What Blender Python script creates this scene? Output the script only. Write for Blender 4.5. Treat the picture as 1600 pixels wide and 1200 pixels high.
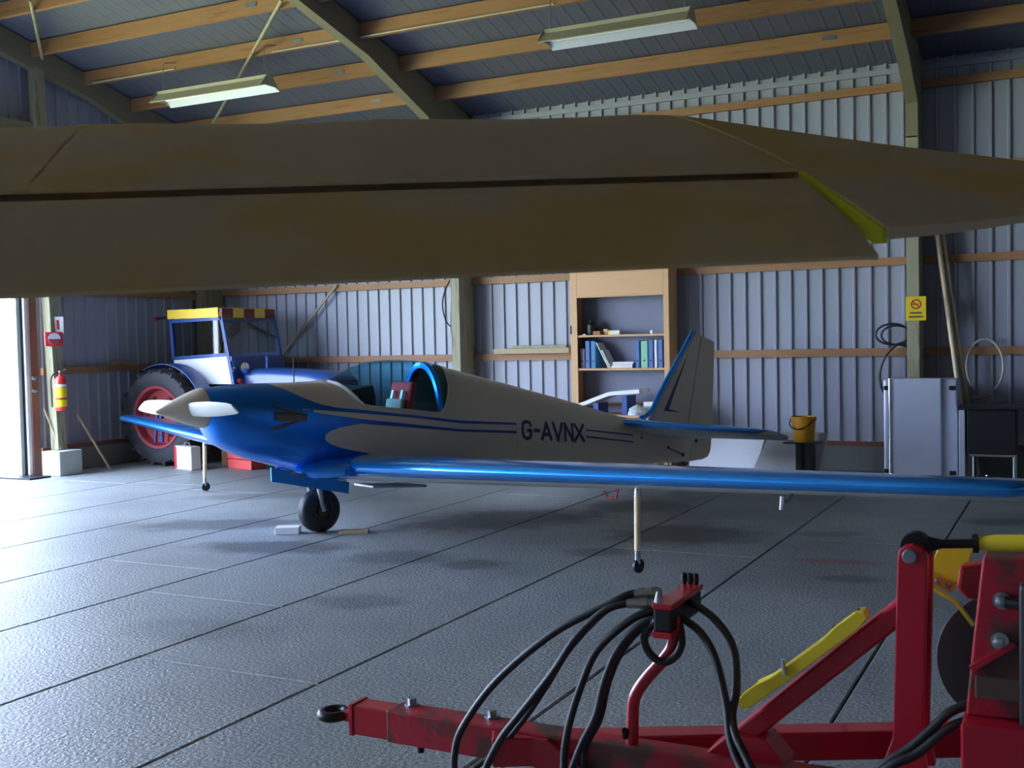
import bpy, bmesh, math, random
from mathutils import Vector, Matrix, Euler
random.seed(7)
scene = bpy.context.scene
for o in list(bpy.data.objects):
    bpy.data.objects.remove(o)
COL = scene.collection
PI = math.pi
def rad(a): return math.radians(a)

# ---------------------------------------------------------------- camera
YAW, PIT, ROLL = rad(26.946), rad(2.243), rad(-1.209)
fw = Vector((-math.sin(YAW)*math.cos(PIT), math.cos(YAW)*math.cos(PIT), -math.sin(PIT)))
rt = Vector((math.cos(YAW), math.sin(YAW), 0))
up = rt.cross(fw)
rx = rt*math.cos(ROLL)+up*math.sin(ROLL)
ux = -rt*math.sin(ROLL)+up*math.cos(ROLL)
cam_d = bpy.data.cameras.new('camera')
cam = bpy.data.objects.new('camera', cam_d)
COL.objects.link(cam)
m = Matrix((rx, ux, -fw)).transposed().to_4x4()
m.translation = (0, 0, 1.5)
cam.matrix_world = m
cam_d.sensor_fit = 'HORIZONTAL'; cam_d.sensor_width = 36.0
cam_d.lens = 1741.06/1600*36.0
cam_d.clip_start = 0.05; cam_d.clip_end = 500
cam_d.dof.use_dof = True; cam_d.dof.focus_distance = 7.5; cam_d.dof.aperture_fstop = 9.0
scene.camera = cam

# ---------------------------------------------------------------- world, sun, exposure
world = bpy.data.worlds.new('sky'); scene.world = world; world.use_nodes = True
bg = world.node_tree.nodes['Background']
bg.inputs['Color'].default_value = (0.60, 0.73, 1.0, 1)
bg.inputs['Strength'].default_value = 7.0
sun_d = bpy.data.lights.new('sun', 'SUN'); sun_d.energy = 9.0; sun_d.angle = rad(0.6); sun_d.color = (1.0, 0.95, 0.86)
sun = bpy.data.objects.new('sun', sun_d); COL.objects.link(sun)
sun.rotation_euler = Vector((-0.35, -0.75, -0.9)).to_track_quat('-Z', 'Y').to_euler()
# portal over the open hangar door: guides the sky light, gives none of its own
pd = bpy.data.lights.new('door_portal', 'AREA'); pd.shape = 'RECTANGLE'; pd.size = 10.6; pd.size_y = 4.4
pd.cycles.is_portal = True
po = bpy.data.objects.new('door_portal', pd); COL.objects.link(po)
po.location = (-11.45, 3.8, 2.2)
po.rotation_euler = Vector((1, 0, 0)).to_track_quat('-Z', 'Z').to_euler()
vs = scene.view_settings
vs.view_transform = 'Standard'; vs.look = 'None'; vs.gamma = 1.0; vs.use_curve_mapping = False
vs.exposure = 1.65

# ---------------------------------------------------------------- materials
def lin(c):
    def f(v):
        v /= 255.0
        return v/12.92 if v <= 0.04045 else ((v+0.055)/1.055)**2.4
    return (f(c[0]), f(c[1]), f(c[2]), 1)
MATS = {}
def mat(name, rgb, rough=0.6, metal=0.0, var=0.12, scale=6.0, bump=0.0, bscale=60.0, coat=0.0, rgb2=None, patch=0.0, pscale=3.0, stretch=None, spec=0.5, world_space=False, rvar=0.0):
    """procedural paint/wood/metal: base colour with noise variation, optional worn patches of a second colour, optional fine bump"""
    m = bpy.data.materials.new(name); m.use_nodes = True
    nt = m.node_tree; N = nt.nodes; L = nt.links
    b = N['Principled BSDF']
    b.inputs['Roughness'].default_value = rough; b.inputs['Metallic'].default_value = metal
    b.inputs['Coat Weight'].default_value = coat; b.inputs['Coat Roughness'].default_value = 0.05
    b.inputs['Specular IOR Level'].default_value = spec
    if world_space:
        g = N.new('ShaderNodeNewGeometry'); src = g.outputs['Position']
    else:
        tc = N.new('ShaderNodeTexCoord'); src = tc.outputs['Object']
    if stretch:
        mp = N.new('ShaderNodeMapping'); mp.inputs['Scale'].default_value = stretch
        L.new(src, mp.inputs['Vector']); src = mp.outputs['Vector']
    nz = N.new('ShaderNodeTexNoise'); nz.inputs['Scale'].default_value = scale; nz.inputs['Detail'].default_value = 6
    L.new(src, nz.inputs['Vector'])
    c = lin(rgb)
    mx = N.new('ShaderNodeMix'); mx.data_type = 'RGBA'
    mx.inputs['A'].default_value = tuple(x*(1-var) for x in c[:3])+(1,)
    mx.inputs['B'].default_value = tuple(min(1, x*(1+var)) for x in c[:3])+(1,)
    L.new(nz.outputs['Fac'], mx.inputs['Factor'])
    out = mx.outputs['Result']
    if rgb2:
        n2 = N.new('ShaderNodeTexNoise'); n2.inputs['Scale'].default_value = pscale; n2.inputs['Detail'].default_value = 5
        L.new(src, n2.inputs['Vector'])
        rp = N.new('ShaderNodeValToRGB')
        rp.color_ramp.elements[0].position = max(0.0, 0.62-patch*0.4); rp.color_ramp.elements[1].position = min(1.0, 0.70-patch*0.4+0.06)
        L.new(n2.outputs['Fac'], rp.inputs['Fac'])
        m2 = N.new('ShaderNodeMix'); m2.data_type = 'RGBA'
        L.new(rp.outputs['Color'], m2.inputs['Factor']); L.new(out, m2.inputs['A']); m2.inputs['B'].default_value = lin(rgb2)
        out = m2.outputs['Result']
    L.new(out, b.inputs['Base Color'])
    if rvar:
        mr = N.new('ShaderNodeMapRange'); mr.inputs['To Min'].default_value = rough-rvar; mr.inputs['To Max'].default_value = rough+rvar
        L.new(nz.outputs['Fac'], mr.inputs['Value']); L.new(mr.outputs['Result'], b.inputs['Roughness'])
    if bump:
        nb = N.new('ShaderNodeTexNoise'); nb.inputs['Scale'].default_value = bscale; nb.inputs['Detail'].default_value = 3
        L.new(src, nb.inputs['Vector'])
        bp = N.new('ShaderNodeBump'); bp.inputs['Strength'].default_value = bump; bp.inputs['Distance'].default_value = 0.02
        L.new(nb.outputs['Fac'], bp.inputs['Height']); L.new(bp.outputs['Normal'], b.inputs['Normal'])
    MATS[name] = m
    return m

M = {}
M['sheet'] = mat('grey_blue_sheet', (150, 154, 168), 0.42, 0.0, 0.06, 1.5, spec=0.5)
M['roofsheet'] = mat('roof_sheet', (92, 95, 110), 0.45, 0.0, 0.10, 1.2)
M['pine'] = mat('pine_timber', (152, 110, 74), 0.6, 0, 0.2, 5, rgb2=(136, 90, 52), patch=0.12, pscale=4, stretch=(0.5, 6, 6))
M['treated'] = mat('treated_timber', (152, 148, 122), 0.65, 0, 0.15, 5, rgb2=(118, 110, 80), patch=0.2, pscale=4, stretch=(6, 6, 0.6))
M['glulam'] = mat('glulam_timber', (128, 120, 96), 0.6, 0, 0.15, 4, stretch=(6, 0.6, 3))
M['kerb'] = mat('kerb_concrete', (122, 124, 120), 0.85, 0, 0.15, 5, bump=0.2)
M['blockc'] = mat('block_concrete', (186, 192, 184), 0.85, 0, 0.12, 8, bump=0.2)
M['brownwood'] = mat('red_brown_stain', (128, 78, 66), 0.6, 0, 0.15, 8, stretch=(6, 6, .6))
M['whitepaint'] = mat('white_paint', (232, 234, 236), 0.4, 0, 0.04)
M['galv'] = mat('galvanised_steel', (150, 156, 164), 0.35, 0.8, 0.1, 12)
M['darksteel'] = mat('dark_steel', (40, 40, 46), 0.45, 0.6, 0.15, 12)
M['chrome'] = mat('bright_steel', (205, 208, 214), 0.2, 1.0, 0.05)
M['black'] = mat('black_paint', (18, 18, 24), 0.45, 0, 0.1)
M['matteblack'] = mat('matte_black', (10, 10, 13), 1.0, 0, 0.1, spec=0.05)
M['rubber'] = mat('black_rubber', (26, 27, 36), 0.5, 0, 0.1, 8, spec=0.5)
M['tyre'] = mat('tyre_rubber', (44, 44, 52), 0.75, 0, 0.15, 10, rgb2=(78, 76, 76), patch=0.15)
M['red'] = mat('red_enamel', (178, 16, 44), 0.32, 0, 0.1, 5, coat=0.3)
M['redworn'] = mat('red_worn_enamel', (172, 20, 46), 0.5, 0, 0.15, 6, rgb2=(82, 52, 48), patch=0.42, pscale=9, bump=0.15, bscale=40)
M['yellow'] = mat('yellow_enamel', (232, 210, 50), 0.4, 0, 0.10, 6)
M['blue'] = mat('blue_tractor_paint', (38, 74, 142), 0.35, 0, 0.12, 5, coat=0.2)
M['tread'] = M['tyre']
M['redrim'] = mat('red_rim', (150, 46, 54), 0.6, 0, 0.15, 8, rgb2=(90, 60, 62), patch=0.2, pscale=8)
M['tyellow'] = mat('yellow_roof_paint', (236, 196, 60), 0.45, 0, 0.06)
M['tdred'] = mat('dark_red_paint', (112, 24, 34), 0.5, 0, 0.1)
M['ablue'] = mat('aircraft_blue', (34, 146, 242), 0.27, 0.8, 0.04, 3, coat=0.9)
M['cream'] = mat('aircraft_cream', (206, 192, 172), 0.4, 0, 0.04, 2, coat=0.1)
M['letter'] = mat('registration_navy', (22, 40, 88), 0.4, 0, 0.05)
M['cream_under'] = mat('aircraft_underside_white', (186, 188, 188), 0.4, 0, 0.05)
M['soot'] = mat('exhaust_stained_metal', (96, 78, 70), 0.6, 0.2, 0.25, 20)
M['seatred'] = mat('red_seat_cloth', (226, 50, 54), 0.85, 0, 0.15, 30)
M['pinkpad'] = mat('pale_pink_pad', (224, 170, 160), 0.85, 0, 0.1, 30)
M['cockpit'] = mat('cockpit_dark', (26, 30, 44), 0.7, 0, 0.1)
M['fabric'] = mat('dusty_yellow_fabric', (214, 178, 108), 0.7, 0, 0.12, 3.0, rgb2=(208, 184, 152), patch=0.5, pscale=1.6, bump=0.05, bscale=350, spec=0.3)
M['fabriccleanlit'] = mat('backlit_yellow_fabric', (214, 214, 40), 0.6, 0, 0.1, 4)  # cleaner cloth; the glow of backlit fabric is put into the lighter yellow
M['chip'] = mat('chipboard_wood', (206, 160, 112), 0.5, 0, 0.08, 4, stretch=(1, 1, 8))
M['greyback'] = mat('grey_back_panel', (118, 122, 142), 0.7, 0, 0.06)
M['binderblue'] = mat('binder_blue', (62, 104, 168), 0.5, 0, 0.06)
M['binderteal'] = mat('binder_teal', (44, 120, 170), 0.5, 0, 0.06)
M['bindergreen'] = mat('binder_green', (128, 190, 160), 0.5, 0, 0.06)
M['binderpurple'] = mat('binder_mauve', (138, 120, 150), 0.5, 0, 0.06)
M['paper'] = mat('white_paper', (230, 228, 222), 0.8, 0, 0.04)
M['card'] = mat('brown_card', (158, 116, 80), 0.8, 0, 0.08)
M['alu'] = mat('aluminium_panel', (186, 192, 210), 0.4, 0.3, 0.05, 2)
M['bucket'] = mat('yellow_bucket_plastic', (216, 152, 30), 0.45, 0, 0.05)
M['whiteboard'] = mat('white_board', (206, 208, 216), 0.5, 0, 0.05)
M['signyellow'] = mat('sign_yellow', (226, 196, 14), 0.5, 0, 0.03)
M['signred'] = mat('sign_red', (188, 40, 52), 0.5, 0, 0.03)
M['exred'] = mat('extinguisher_red', (204, 44, 40), 0.3, 0, 0.04, coat=0.4)
M['exyellow'] = mat('extinguisher_label_yellow', (232, 206, 30), 0.45, 0, 0.04)
M['toolred'] = mat('toolbox_red', (198, 64, 62), 0.5, 0, 0.06)
M['beigehose'] = mat('beige_hose', (176, 172, 156), 0.5, 0, 0.06)
M['reflector'] = mat('fixture_reflector_white', (232, 236, 244), 0.3, 0.35, 0.03)
M['fixture'] = mat('fixture_body_beige', (172, 168, 150), 0.5, 0, 0.05)
M['tube'] = mat('fluorescent_tube_glass', (240, 242, 246), 0.2, 0, 0.02)
M['stick'] = mat('raw_stick', (176, 158, 124), 0.7, 0, 0.15, 12, stretch=(4, 4, .5))
M['plastic'] = mat('crumpled_plastic', (214, 226, 228), 0.25, 0, 0.08, 10, bump=0.6, bscale=25)
M['disc'] = mat('dull_disc_steel', (70, 66, 68), 0.45, 0.5, 0.2, 8)
M['straw'] = mat('outrigger_wood', (232, 208, 168), 0.45, 0, 0.1, 8)
M['joint'] = mat('joint_filler', (34, 36, 40), 0.9, 0, 0.1)
M['grass'] = mat('dry_grass_ground', (186, 190, 120), 0.9, 0, 0.2, 2, rgb2=(206, 200, 176), patch=0.3, pscale=0.4)

def glass(name, tint, gloss=0.05, rough=0.03):
    m = bpy.data.materials.new(name); m.use_nodes = True
    nt = m.node_tree; N = nt.nodes; L = nt.links
    for n in list(N):
        if n.type == 'BSDF_PRINCIPLED': N.remove(n)
    t = N.new('ShaderNodeBsdfTransparent'); t.inputs['Color'].default_value = tint+(1,)
    g = N.new('ShaderNodeBsdfGlossy'); g.inputs['Roughness'].default_value = rough
    lw = N.new('ShaderNodeLayerWeight'); lw.inputs['Blend'].default_value = 0.5
    pw = N.new('ShaderNodeMath'); pw.operation = 'POWER'; pw.inputs[1].default_value = 4.0; L.new(lw.outputs['Facing'], pw.inputs[0])
    fr = N.new('ShaderNodeMapRange'); fr.inputs['To Min'].default_value = 0.04; fr.inputs['To Max'].default_value = 0.75; L.new(pw.outputs[0], fr.inputs['Value'])
    mx = N.new('ShaderNodeMixShader')
    L.new(fr.outputs['Result'], mx.inputs['Fac']); L.new(t.outputs[0], mx.inputs[1]); L.new(g.outputs[0], mx.inputs[2])
    L.new(mx.outputs[0], N['Material Output'].inputs['Surface'])
    return m
M['canopy'] = glass('teal_canopy_perspex', (0.40, 0.72, 0.82))
M['pane'] = glass('cab_window_glass', (0.80, 0.84, 0.86))

def floor_material():
    m = bpy.data.materials.new('hangar_concrete'); m.use_nodes = True
    nt = m.node_tree; N = nt.nodes; L = nt.links; b = N['Principled BSDF']
    geo = N.new('ShaderNodeNewGeometry')
    def noise(s, d=5, rough=0.55):
        n = N.new('ShaderNodeTexNoise'); n.inputs['Scale'].default_value = s; n.inputs['Detail'].default_value = d
        n.inputs['Roughness'].default_value = rough
        L.new(geo.outputs['Position'], n.inputs['Vector']); return n
    n1 = noise(0.9); n2 = noise(55, 3)
    r1 = N.new('ShaderNodeValToRGB'); e = r1.color_ramp.elements
    e[0].position = 0.3; e[0].color = lin((132, 136, 138)); e[1].position = 0.7; e[1].color = lin((160, 163, 163))
    L.new(n1.outputs['Fac'], r1.inputs['Fac'])
    mx = N.new('ShaderNodeMix'); mx.data_type = 'RGBA'; mx.blend_type = 'MULTIPLY'; mx.inputs['Factor'].default_value = 0.7
    r2 = N.new('ShaderNodeValToRGB'); e = r2.color_ramp.elements
    e[0].position = 0.36; e[0].color = (0.35, 0.42, 0.42, 1); e[1].position = 0.62; e[1].color = (1, 1, 1, 1)
    L.new(n2.outputs['Fac'], r2.inputs['Fac'])
    L.new(r1.outputs['Color'], mx.inputs['A']); L.new(r2.outputs['Color'], mx.inputs['B'])
    col = mx.outputs['Result']
    # old oil stains and a dark patch under the wing: (x, y, half length, half width, angle, strength)
    nd = noise(5, 4)
    floor_marks = [(-2.66, 8.08, .62, .50, .4, .75), (-3.52, 9.3, .50, .40, .4, .55), (-3.0, 7.2, .30, .18, .4, .5), (-4.35, 8.2, 1.0, .55, .7, .7), (-6.46, 7.2, .85, .32, .5, .6), (-5.35, 6.52, .70, .28, .3, .65),
              (-4.26, 6.54, .40, .30, .3, .5), (-3.62, 6.5, .28, .20, .3, .55), (-3.73, 5.32, .34, .20, .3, .4), (-1.68, 8.45, .30, .16, .4, .4), (-1.23, 6.94, .24, .12, .3, .5), (-0.51, 9.47, .40, .18, .4, .5), (-7.2, 8.75, .9, .25, .5, .35), (-4.2, 4.45, .5, .25, .2, .25)]
    for (sx, sy, a, bb, an, st) in floor_marks:
        mp = N.new('ShaderNodeMapping'); mp.vector_type = 'TEXTURE'
        mp.inputs['Location'].default_value = (sx, sy, 0); mp.inputs['Rotation'].default_value = (0, 0, an); mp.inputs['Scale'].default_value = (a, bb, 1)
        L.new(geo.outputs['Position'], mp.inputs['Vector'])
        sp = N.new('ShaderNodeVectorMath'); sp.operation = 'LENGTH'; L.new(mp.outputs['Vector'], sp.inputs[0])
        ad = N.new('ShaderNodeMath'); ad.operation = 'MULTIPLY_ADD'; ad.inputs[1].default_value = 1.1; L.new(nd.outputs['Fac'], ad.inputs[0]); L.new(sp.outputs['Value'], ad.inputs[2])
        rg = N.new('ShaderNodeMapRange'); rg.inputs['From Min'].default_value = 1.62; rg.inputs['From Max'].default_value = 1.15; rg.inputs['To Max'].default_value = st
        L.new(ad.outputs[0], rg.inputs['Value'])
        mm = N.new('ShaderNodeMix'); mm.data_type = 'RGBA'; L.new(rg.outputs['Result'], mm.inputs['Factor']); L.new(col, mm.inputs['A']); mm.inputs['B'].default_value = lin((40, 40, 44))
        col = mm.outputs['Result']
    # faded red paint streak
    mp = N.new('ShaderNodeMapping'); mp.vector_type = 'TEXTURE'
    mp.inputs['Location'].default_value = (-1.41, 7.45, 0); mp.inputs['Rotation'].default_value = (0, 0, 0.15); mp.inputs['Scale'].default_value = (.36, .10, 1)
    L.new(geo.outputs['Position'], mp.inputs['Vector'])
    sp = N.new('ShaderNodeVectorMath'); sp.operation = 'LENGTH'; L.new(mp.outputs['Vector'], sp.inputs[0])
    rg = N.new('ShaderNodeMapRange'); rg.inputs['From Min'].default_value = 1.0; rg.inputs['From Max'].default_value = 0.5; rg.inputs['To Max'].default_value = 0.6
    L.new(sp.outputs['Value'], rg.inputs['Value'])
    mm = N.new('ShaderNodeMix'); mm.data_type = 'RGBA'; L.new(rg.outputs['Result'], mm.inputs['Factor']); L.new(col, mm.inputs['A']); mm.inputs['B'].default_value = lin((140, 40, 60))
    L.new(mm.outputs['Result'], b.inputs['Base Color'])
    mr = N.new('ShaderNodeMapRange'); mr.inputs['To Min'].default_value = 0.36; mr.inputs['To Max'].default_value = 0.66
    L.new(n2.outputs['Fac'], mr.inputs['Value']); L.new(mr.outputs['Result'], b.inputs['Roughness'])
    bp = N.new('ShaderNodeBump'); bp.inputs['Strength'].default_value = 0.55; bp.inputs['Distance'].default_value = 0.012
    L.new(n2.outputs['Fac'], bp.inputs['Height']); L.new(bp.outputs['Normal'], b.inputs['Normal'])
    return m
M['floor'] = floor_material()

# ---------------------------------------------------------------- mesh helpers
class MB:
    def __init__(s): s.v = []; s.f = []; s.mi = []; s.cur = 0
    def add(s, vs_, fs_):
        b = len(s.v); s.v += [tuple(p) for p in vs_]
        for f in fs_: s.f.append(tuple(i+b for i in f)); s.mi.append(s.cur)
        return s
    def box(s, a, b):
        x0, y0, z0 = a; x1, y1, z1 = b
        return s.add([(x0, y0, z0), (x1, y0, z0), (x1, y1, z0), (x0, y1, z0), (x0, y0, z1), (x1, y0, z1), (x1, y1, z1), (x0, y1, z1)],
                     [(0, 3, 2, 1), (4, 5, 6, 7), (0, 1, 5, 4), (1, 2, 6, 5), (2, 3, 7, 6), (3, 0, 4, 7)])
    def bar(s, p, q, w, h, upv=(0, 0, 1)):
        p = Vector(p); q = Vector(q); d = (q-p).normalized(); u = Vector(upv)
        if abs(d.dot(u)) > 0.98: u = Vector((1, 0, 0))
        r = d.cross(u).normalized(); u = r.cross(d)
        vv = [e+r*a*w/2+u*b*h/2 for e in (p, q) for a, b in ((-1, -1), (1, -1), (1, 1), (-1, 1))]
        return s.add(vv, [(0, 1, 2, 3), (7, 6, 5, 4), (0, 4, 5, 1), (1, 5, 6, 2), (2, 6, 7, 3), (3, 7, 4, 0)])
    def loft(s, rings, cap=True, closed=True):
        n = len(rings[0]); b = len(s.v)
        for r in rings: s.v += [tuple(p) for p in r]
        for i in range(len(rings)-1):
            for j in range(n if closed else n-1):
                k = (j+1) % n
                s.f.append((b+i*n+j, b+i*n+k, b+(i+1)*n+k, b+(i+1)*n+j)); s.mi.append(s.cur)
        if cap and closed:
            s.f.append(tuple(b+j for j in reversed(range(n)))); s.mi.append(s.cur)
            s.f.append(tuple(b+(len(rings)-1)*n+j for j in range(n))); s.mi.append(s.cur)
        return s
    def tube(s, pts, r, n=10, cap=True):
        pts = [Vector(p) for p in pts]; rr = r if isinstance(r, (list, tuple)) else [r]*len(pts)
        t0 = (pts[1]-pts[0]).normalized(); u = Vector((0, 0, 1))
        if abs(t0.dot(u)) > 0.95: u = Vector((1, 0, 0))
        a = t0.cross(u).normalized(); rings = []
        for i, p in enumerate(pts):
            t = (pts[min(i+1, len(pts)-1)]-pts[max(i-1, 0)]).normalized()
            a = (a-t*a.dot(t)).normalized(); c = t.cross(a)
            rings.append([p+(a*math.cos(2*PI*k/n)+c*math.sin(2*PI*k/n))*rr[i] for k in range(n)])
        return s.loft(rings, cap)
    def lathe(s, prof, o=(0, 0, 0), axis=(0, 0, 1), n=24, cap=True):
        """prof: (radius, distance along axis)"""
        o = Vector(o); ax = Vector(axis).normalized(); u = Vector((0, 0, 1)) if abs(ax.z) < 0.9 else Vector((1, 0, 0))
        a = ax.cross(u).normalized(); c = ax.cross(a)
        rings = [[o+ax*h+(a*math.cos(2*PI*k/n)+c*math.sin(2*PI*k/n))*max(r, 1e-4) for k in range(n)] for r, h in prof]
        return s.loft(rings, cap)
    def prism(s, poly, fn, t0, t1):
        n = len(poly); b = len(s.v)
        s.v += [tuple(fn(x, y, t0)) for x, y in poly]+[tuple(fn(x, y, t1)) for x, y in poly]
        s.f.append(tuple(b+i for i in range(n))); s.f.append(tuple(b+n+i for i in reversed(range(n)))); s.mi += [s.cur]*2
        for i in range(n):
            k = (i+1) % n; s.f.append((b+i, b+n+i, b+n+k, b+k)); s.mi.append(s.cur)
        return s
    def mesh(s, name, mats, smooth=False, angle=40):
        me = bpy.data.meshes.new(name); me.from_pydata(s.v, [], s.f)
        for m_ in (mats if isinstance(mats, (list, tuple)) else [mats]): me.materials.append(m_)
        me.polygons.foreach_set('material_index', s.mi)
        bm = bmesh.new(); bm.from_mesh(me); bmesh.ops.remove_doubles(bm, verts=bm.verts, dist=1e-5)
        bmesh.ops.recalc_face_normals(bm, faces=bm.faces); bm.to_mesh(me); bm.free()
        if smooth:
            me.polygons.foreach_set('use_smooth', [True]*len(me.polygons))
            me.set_sharp_from_angle(angle=rad(angle))
        me.update(); return me
    def obj(s, name, mats, parent=None, smooth=False, bevel=0.0, origin=None, angle=40):
        if origin is not None:
            s.v = [tuple(Vector(p)-Vector(origin)) for p in s.v]
        me = s.mesh(name, mats, smooth, angle)
        o = link(name, me, parent)
        if origin is not None: o.location = origin
        if bevel:
            md = o.modifiers.new('bevel', 'BEVEL'); md.width = bevel; md.segments = 2; md.limit_method = 'ANGLE'; md.angle_limit = rad(40)
        return o
def link(name, data, parent=None):
    o = bpy.data.objects.new(name, data); COL.objects.link(o)
    if parent is not None: o.parent = parent
    return o
def empty(name, loc=(0, 0, 0), rot=(0, 0, 0)):
    o = bpy.data.objects.new(name, None); COL.objects.link(o); o.location = loc; o.rotation_euler = rot
    o.empty_display_size = 0.2
    return o
def tag(o, label, cat, group=None):
    o['label'] = label; o['category'] = cat
    if group: o['group'] = group
    return o
def struct(o, label=None):
    o['kind'] = 'structure'
    if label: o['label'] = label
    return o
def spline(pts, k=8):
    P = [Vector(p) for p in pts]; P = [P[0]*2-P[1]]+P+[P[-1]*2-P[-2]]; out = []
    for i in range(1, len(P)-2):
        for j in range(k):
            t = j/k; a, b, c, d = P[i-1:i+3]
            out.append(0.5*((2*b)+(-a+c)*t+(2*a-5*b+4*c-d)*t*t+(-a+3*b-3*c+d)*t**3))
    out.append(P[-2]); return out
def interp(tab, x):
    """piecewise cubic (Catmull) through a descending or ascending table of (x, y)"""
    t = sorted(tab)
    if x <= t[0][0]: return t[0][1]
    if x >= t[-1][0]: return t[-1][1]
    for i in range(len(t)-1):
        if t[i][0] <= x <= t[i+1][0]: break
    x0, y0 = t[i]; x1, y1 = t[i+1]; h = x1-x0
    def sl(k):
        if k == 0: return (t[1][1]-t[0][1])/(t[1][0]-t[0][0])
        if k == len(t)-1: return (t[-1][1]-t[-2][1])/(t[-1][0]-t[-2][0])
        return (t[k+1][1]-t[k-1][1])/(t[k+1][0]-t[k-1][0])
    u = (x-x0)/h; m0 = sl(i)*h; m1 = sl(i+1)*h
    return (2*u**3-3*u*u+1)*y0+(u**3-2*u*u+u)*m0+(-2*u**3+3*u*u)*y1+(u**3-u*u)*m1

# ================================================================ STRUCTURE
YB = 12.6          # back wall
XL = -11.3         # gable wall with the open door
XR = 7.0           # far end
YF = -3.8          # front wall
YRIDGE = 4.4
def zr(y):         # underside of the roof sheeting
    return 4.37+0.25*(12.6-y) if y >= YRIDGE else 4.37+0.25*(12.6-YRIDGE)-0.25*(YRIDGE-y)
PITCH = 0.1727; SHEETW = PITCH*6
def rib_profile(depth, n=6):
    pr = []
    for i in range(n):
        x = i*PITCH
        pr += [(x, 0), (x+.118, 0), (x+.128, depth), (x+.150, depth), (x+.160, 0)]
    pr.append((n*PITCH, 0)); return pr

# --- floor: precast slabs laid in lanes, dark joints between
floor = struct(MB().box((XL-0.05, YF, -0.20), (XR, YB+0.1, -0.035)).obj('floor', M['joint']))
slab_meshes = {}
def slab(x0, y0, y1):
    L_ = round(y1-y0, 3)
    if L_ not in slab_meshes:
        w = 1.075-0.010
        mb = MB(); b = .006
        mb.add([(0, 0, -.12), (w, 0, -.12), (w, L_-.006, -.12), (0, L_-.006, -.12), (0, 0, -b), (w, 0, -b), (w, L_-.006, -b), (0, L_-.006, -b),
                (b, b, 0), (w-b, b, 0), (w-b, L_-.006-b, 0), (b, L_-.006-b, 0)],
               [(0, 3, 2, 1), (0, 1, 5, 4), (1, 2, 6, 5), (2, 3, 7, 6), (3, 0, 4, 7), (4, 5, 9, 8), (5, 6, 10, 9), (6, 7, 11, 10), (7, 4, 8, 11), (8, 9, 10, 11)])
        slab_meshes[L_] = mb.mesh('slab', M['floor'])
    o = link('slab', slab_meshes[L_], floor); o.location = (x0+.005, y0, 0)
ends = {4: 5.71, 5: 5.3, 3: 5.05, 2: 3.95, 1: 7.4, 0: 8.2, 6: 8.9, 7: 4.6, 8: 9.05, 9: 6.3}
for k in range(-8, 10):
    x0 = -0.85-1.075*(k+1)
    e = ends.get(k, 6.0+(k*1.7) % 3)
    ys = [YF]+([e-5.4] if e-5.4 > YF+.8 else [])+[e]+([e+4.6] if e+4.6 < YB-.8 else [])+[YB]
    for a, b in zip(ys[:-1], ys[1:]): slab(x0, a, b)
# apron and ground outside
ground = struct(MB().box((-90, -70, -0.30), (XL-0.35, 80, -0.06)).obj('ground', M['grass']))
struct(MB().box((XL-0.35, YF-1, -0.3), (XL-.05, YB+1, -0.03)).obj('trim_1', M['kerb']))

# --- walls
def sheet_mesh(h, depth=.026):
    mb = MB(); pr = rib_profile(depth)
    mb.loft([[(x, -d, 0) for x, d in pr], [(x, -d, h) for x, d in pr]], cap=False, closed=False)
    return mb.mesh('cladding_sheet', M['sheet'])
wall_back = struct(empty('wall_back', (0, YB, 0)))
me = sheet_mesh(4.45-.28)
for i in range(18):
    o = link('cladding_sheet', me, wall_back); o.location = (XL+i*SHEETW, 0, .28)
MB().box((XL, -.14, 0), (XR, .08, .27)).obj('concrete_kerb', M['kerb'], wall_back, bevel=.01)
MB().box((XL, -.12, .27), (XR, -.028, .315)).obj('sill_board', M['brownwood'], wall_back)
MB().box((XL, -.06, 4.25), (XR, -.028, 4.31)).obj('eave_flashing', M['sheet'], wall_back)
BAYS = [XL, -7.05, -1.55, 3.95, XR]
for z in (1.29, 2.26, 3.2, 4.1):
    for a, b in zip(BAYS[:-1], BAYS[1:]):
        MB().box((a+.07, -.085, z-.042), (b-.07, -.028, z+.042)).obj('girt', M['pine'], wall_back)
def frame_post(x, parent, name='post'):
    MB().box((x-.062, -.42, .0), (x+.062, -.03, 3.52)).obj(name, M['treated'], parent, bevel=.006)
for x in (-6.97, -1.52, 3.95): frame_post(x, wall_back)
MB().box((XL+.05, -.40, 0), (XL+.25, -.03, 4.2)).obj('post', M['treated'], wall_back, bevel=.006)

wall_left = struct(empty('wall_left', (XL, 0, 0)))
def gable_sheet(y0, z0, parent, mirror=1, n=6):
    mb = MB(); pr = rib_profile(.026, n)
    mb.loft([[(d*mirror, y0+t, z0) for t, d in pr], [(d*mirror, y0+t, zr(y0+t)+.05) for t, d in pr]], cap=False, closed=False)
    return mb.obj('cladding_sheet', M['sheet'], parent)
y = 9.42
while y < YB-.05:
    n = min(6, int(round((YB-y)/PITCH))+1); gable_sheet(y, .28, wall_left, n=n); y += SHEETW
y = 9.42-SHEETW
while y > YF-SHEETW+.05:
    gable_sheet(y, 4.12 if y > -1.6 else 0.1, wall_left); y -= SHEETW
MB().box((-.08, 9.42, 0), (.14, YB, .27)).obj('concrete_kerb', M['kerb'], wall_left, bevel=.01)
MB().box((.028, 9.42, .27), (.12, YB, .315)).obj('sill_board', M['brownwood'], wall_left)
for z in (1.24, 2.22, 3.2):
    MB().box((.028, 9.5, z-.042), (.085, YB-.4, z+.042)).obj('girt', M['pine'], wall_left)
MB().box((.0, -1.6, 3.98), (.16, 9.42, 4.22)).obj('door_header', M['glulam'], wall_left)
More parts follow.
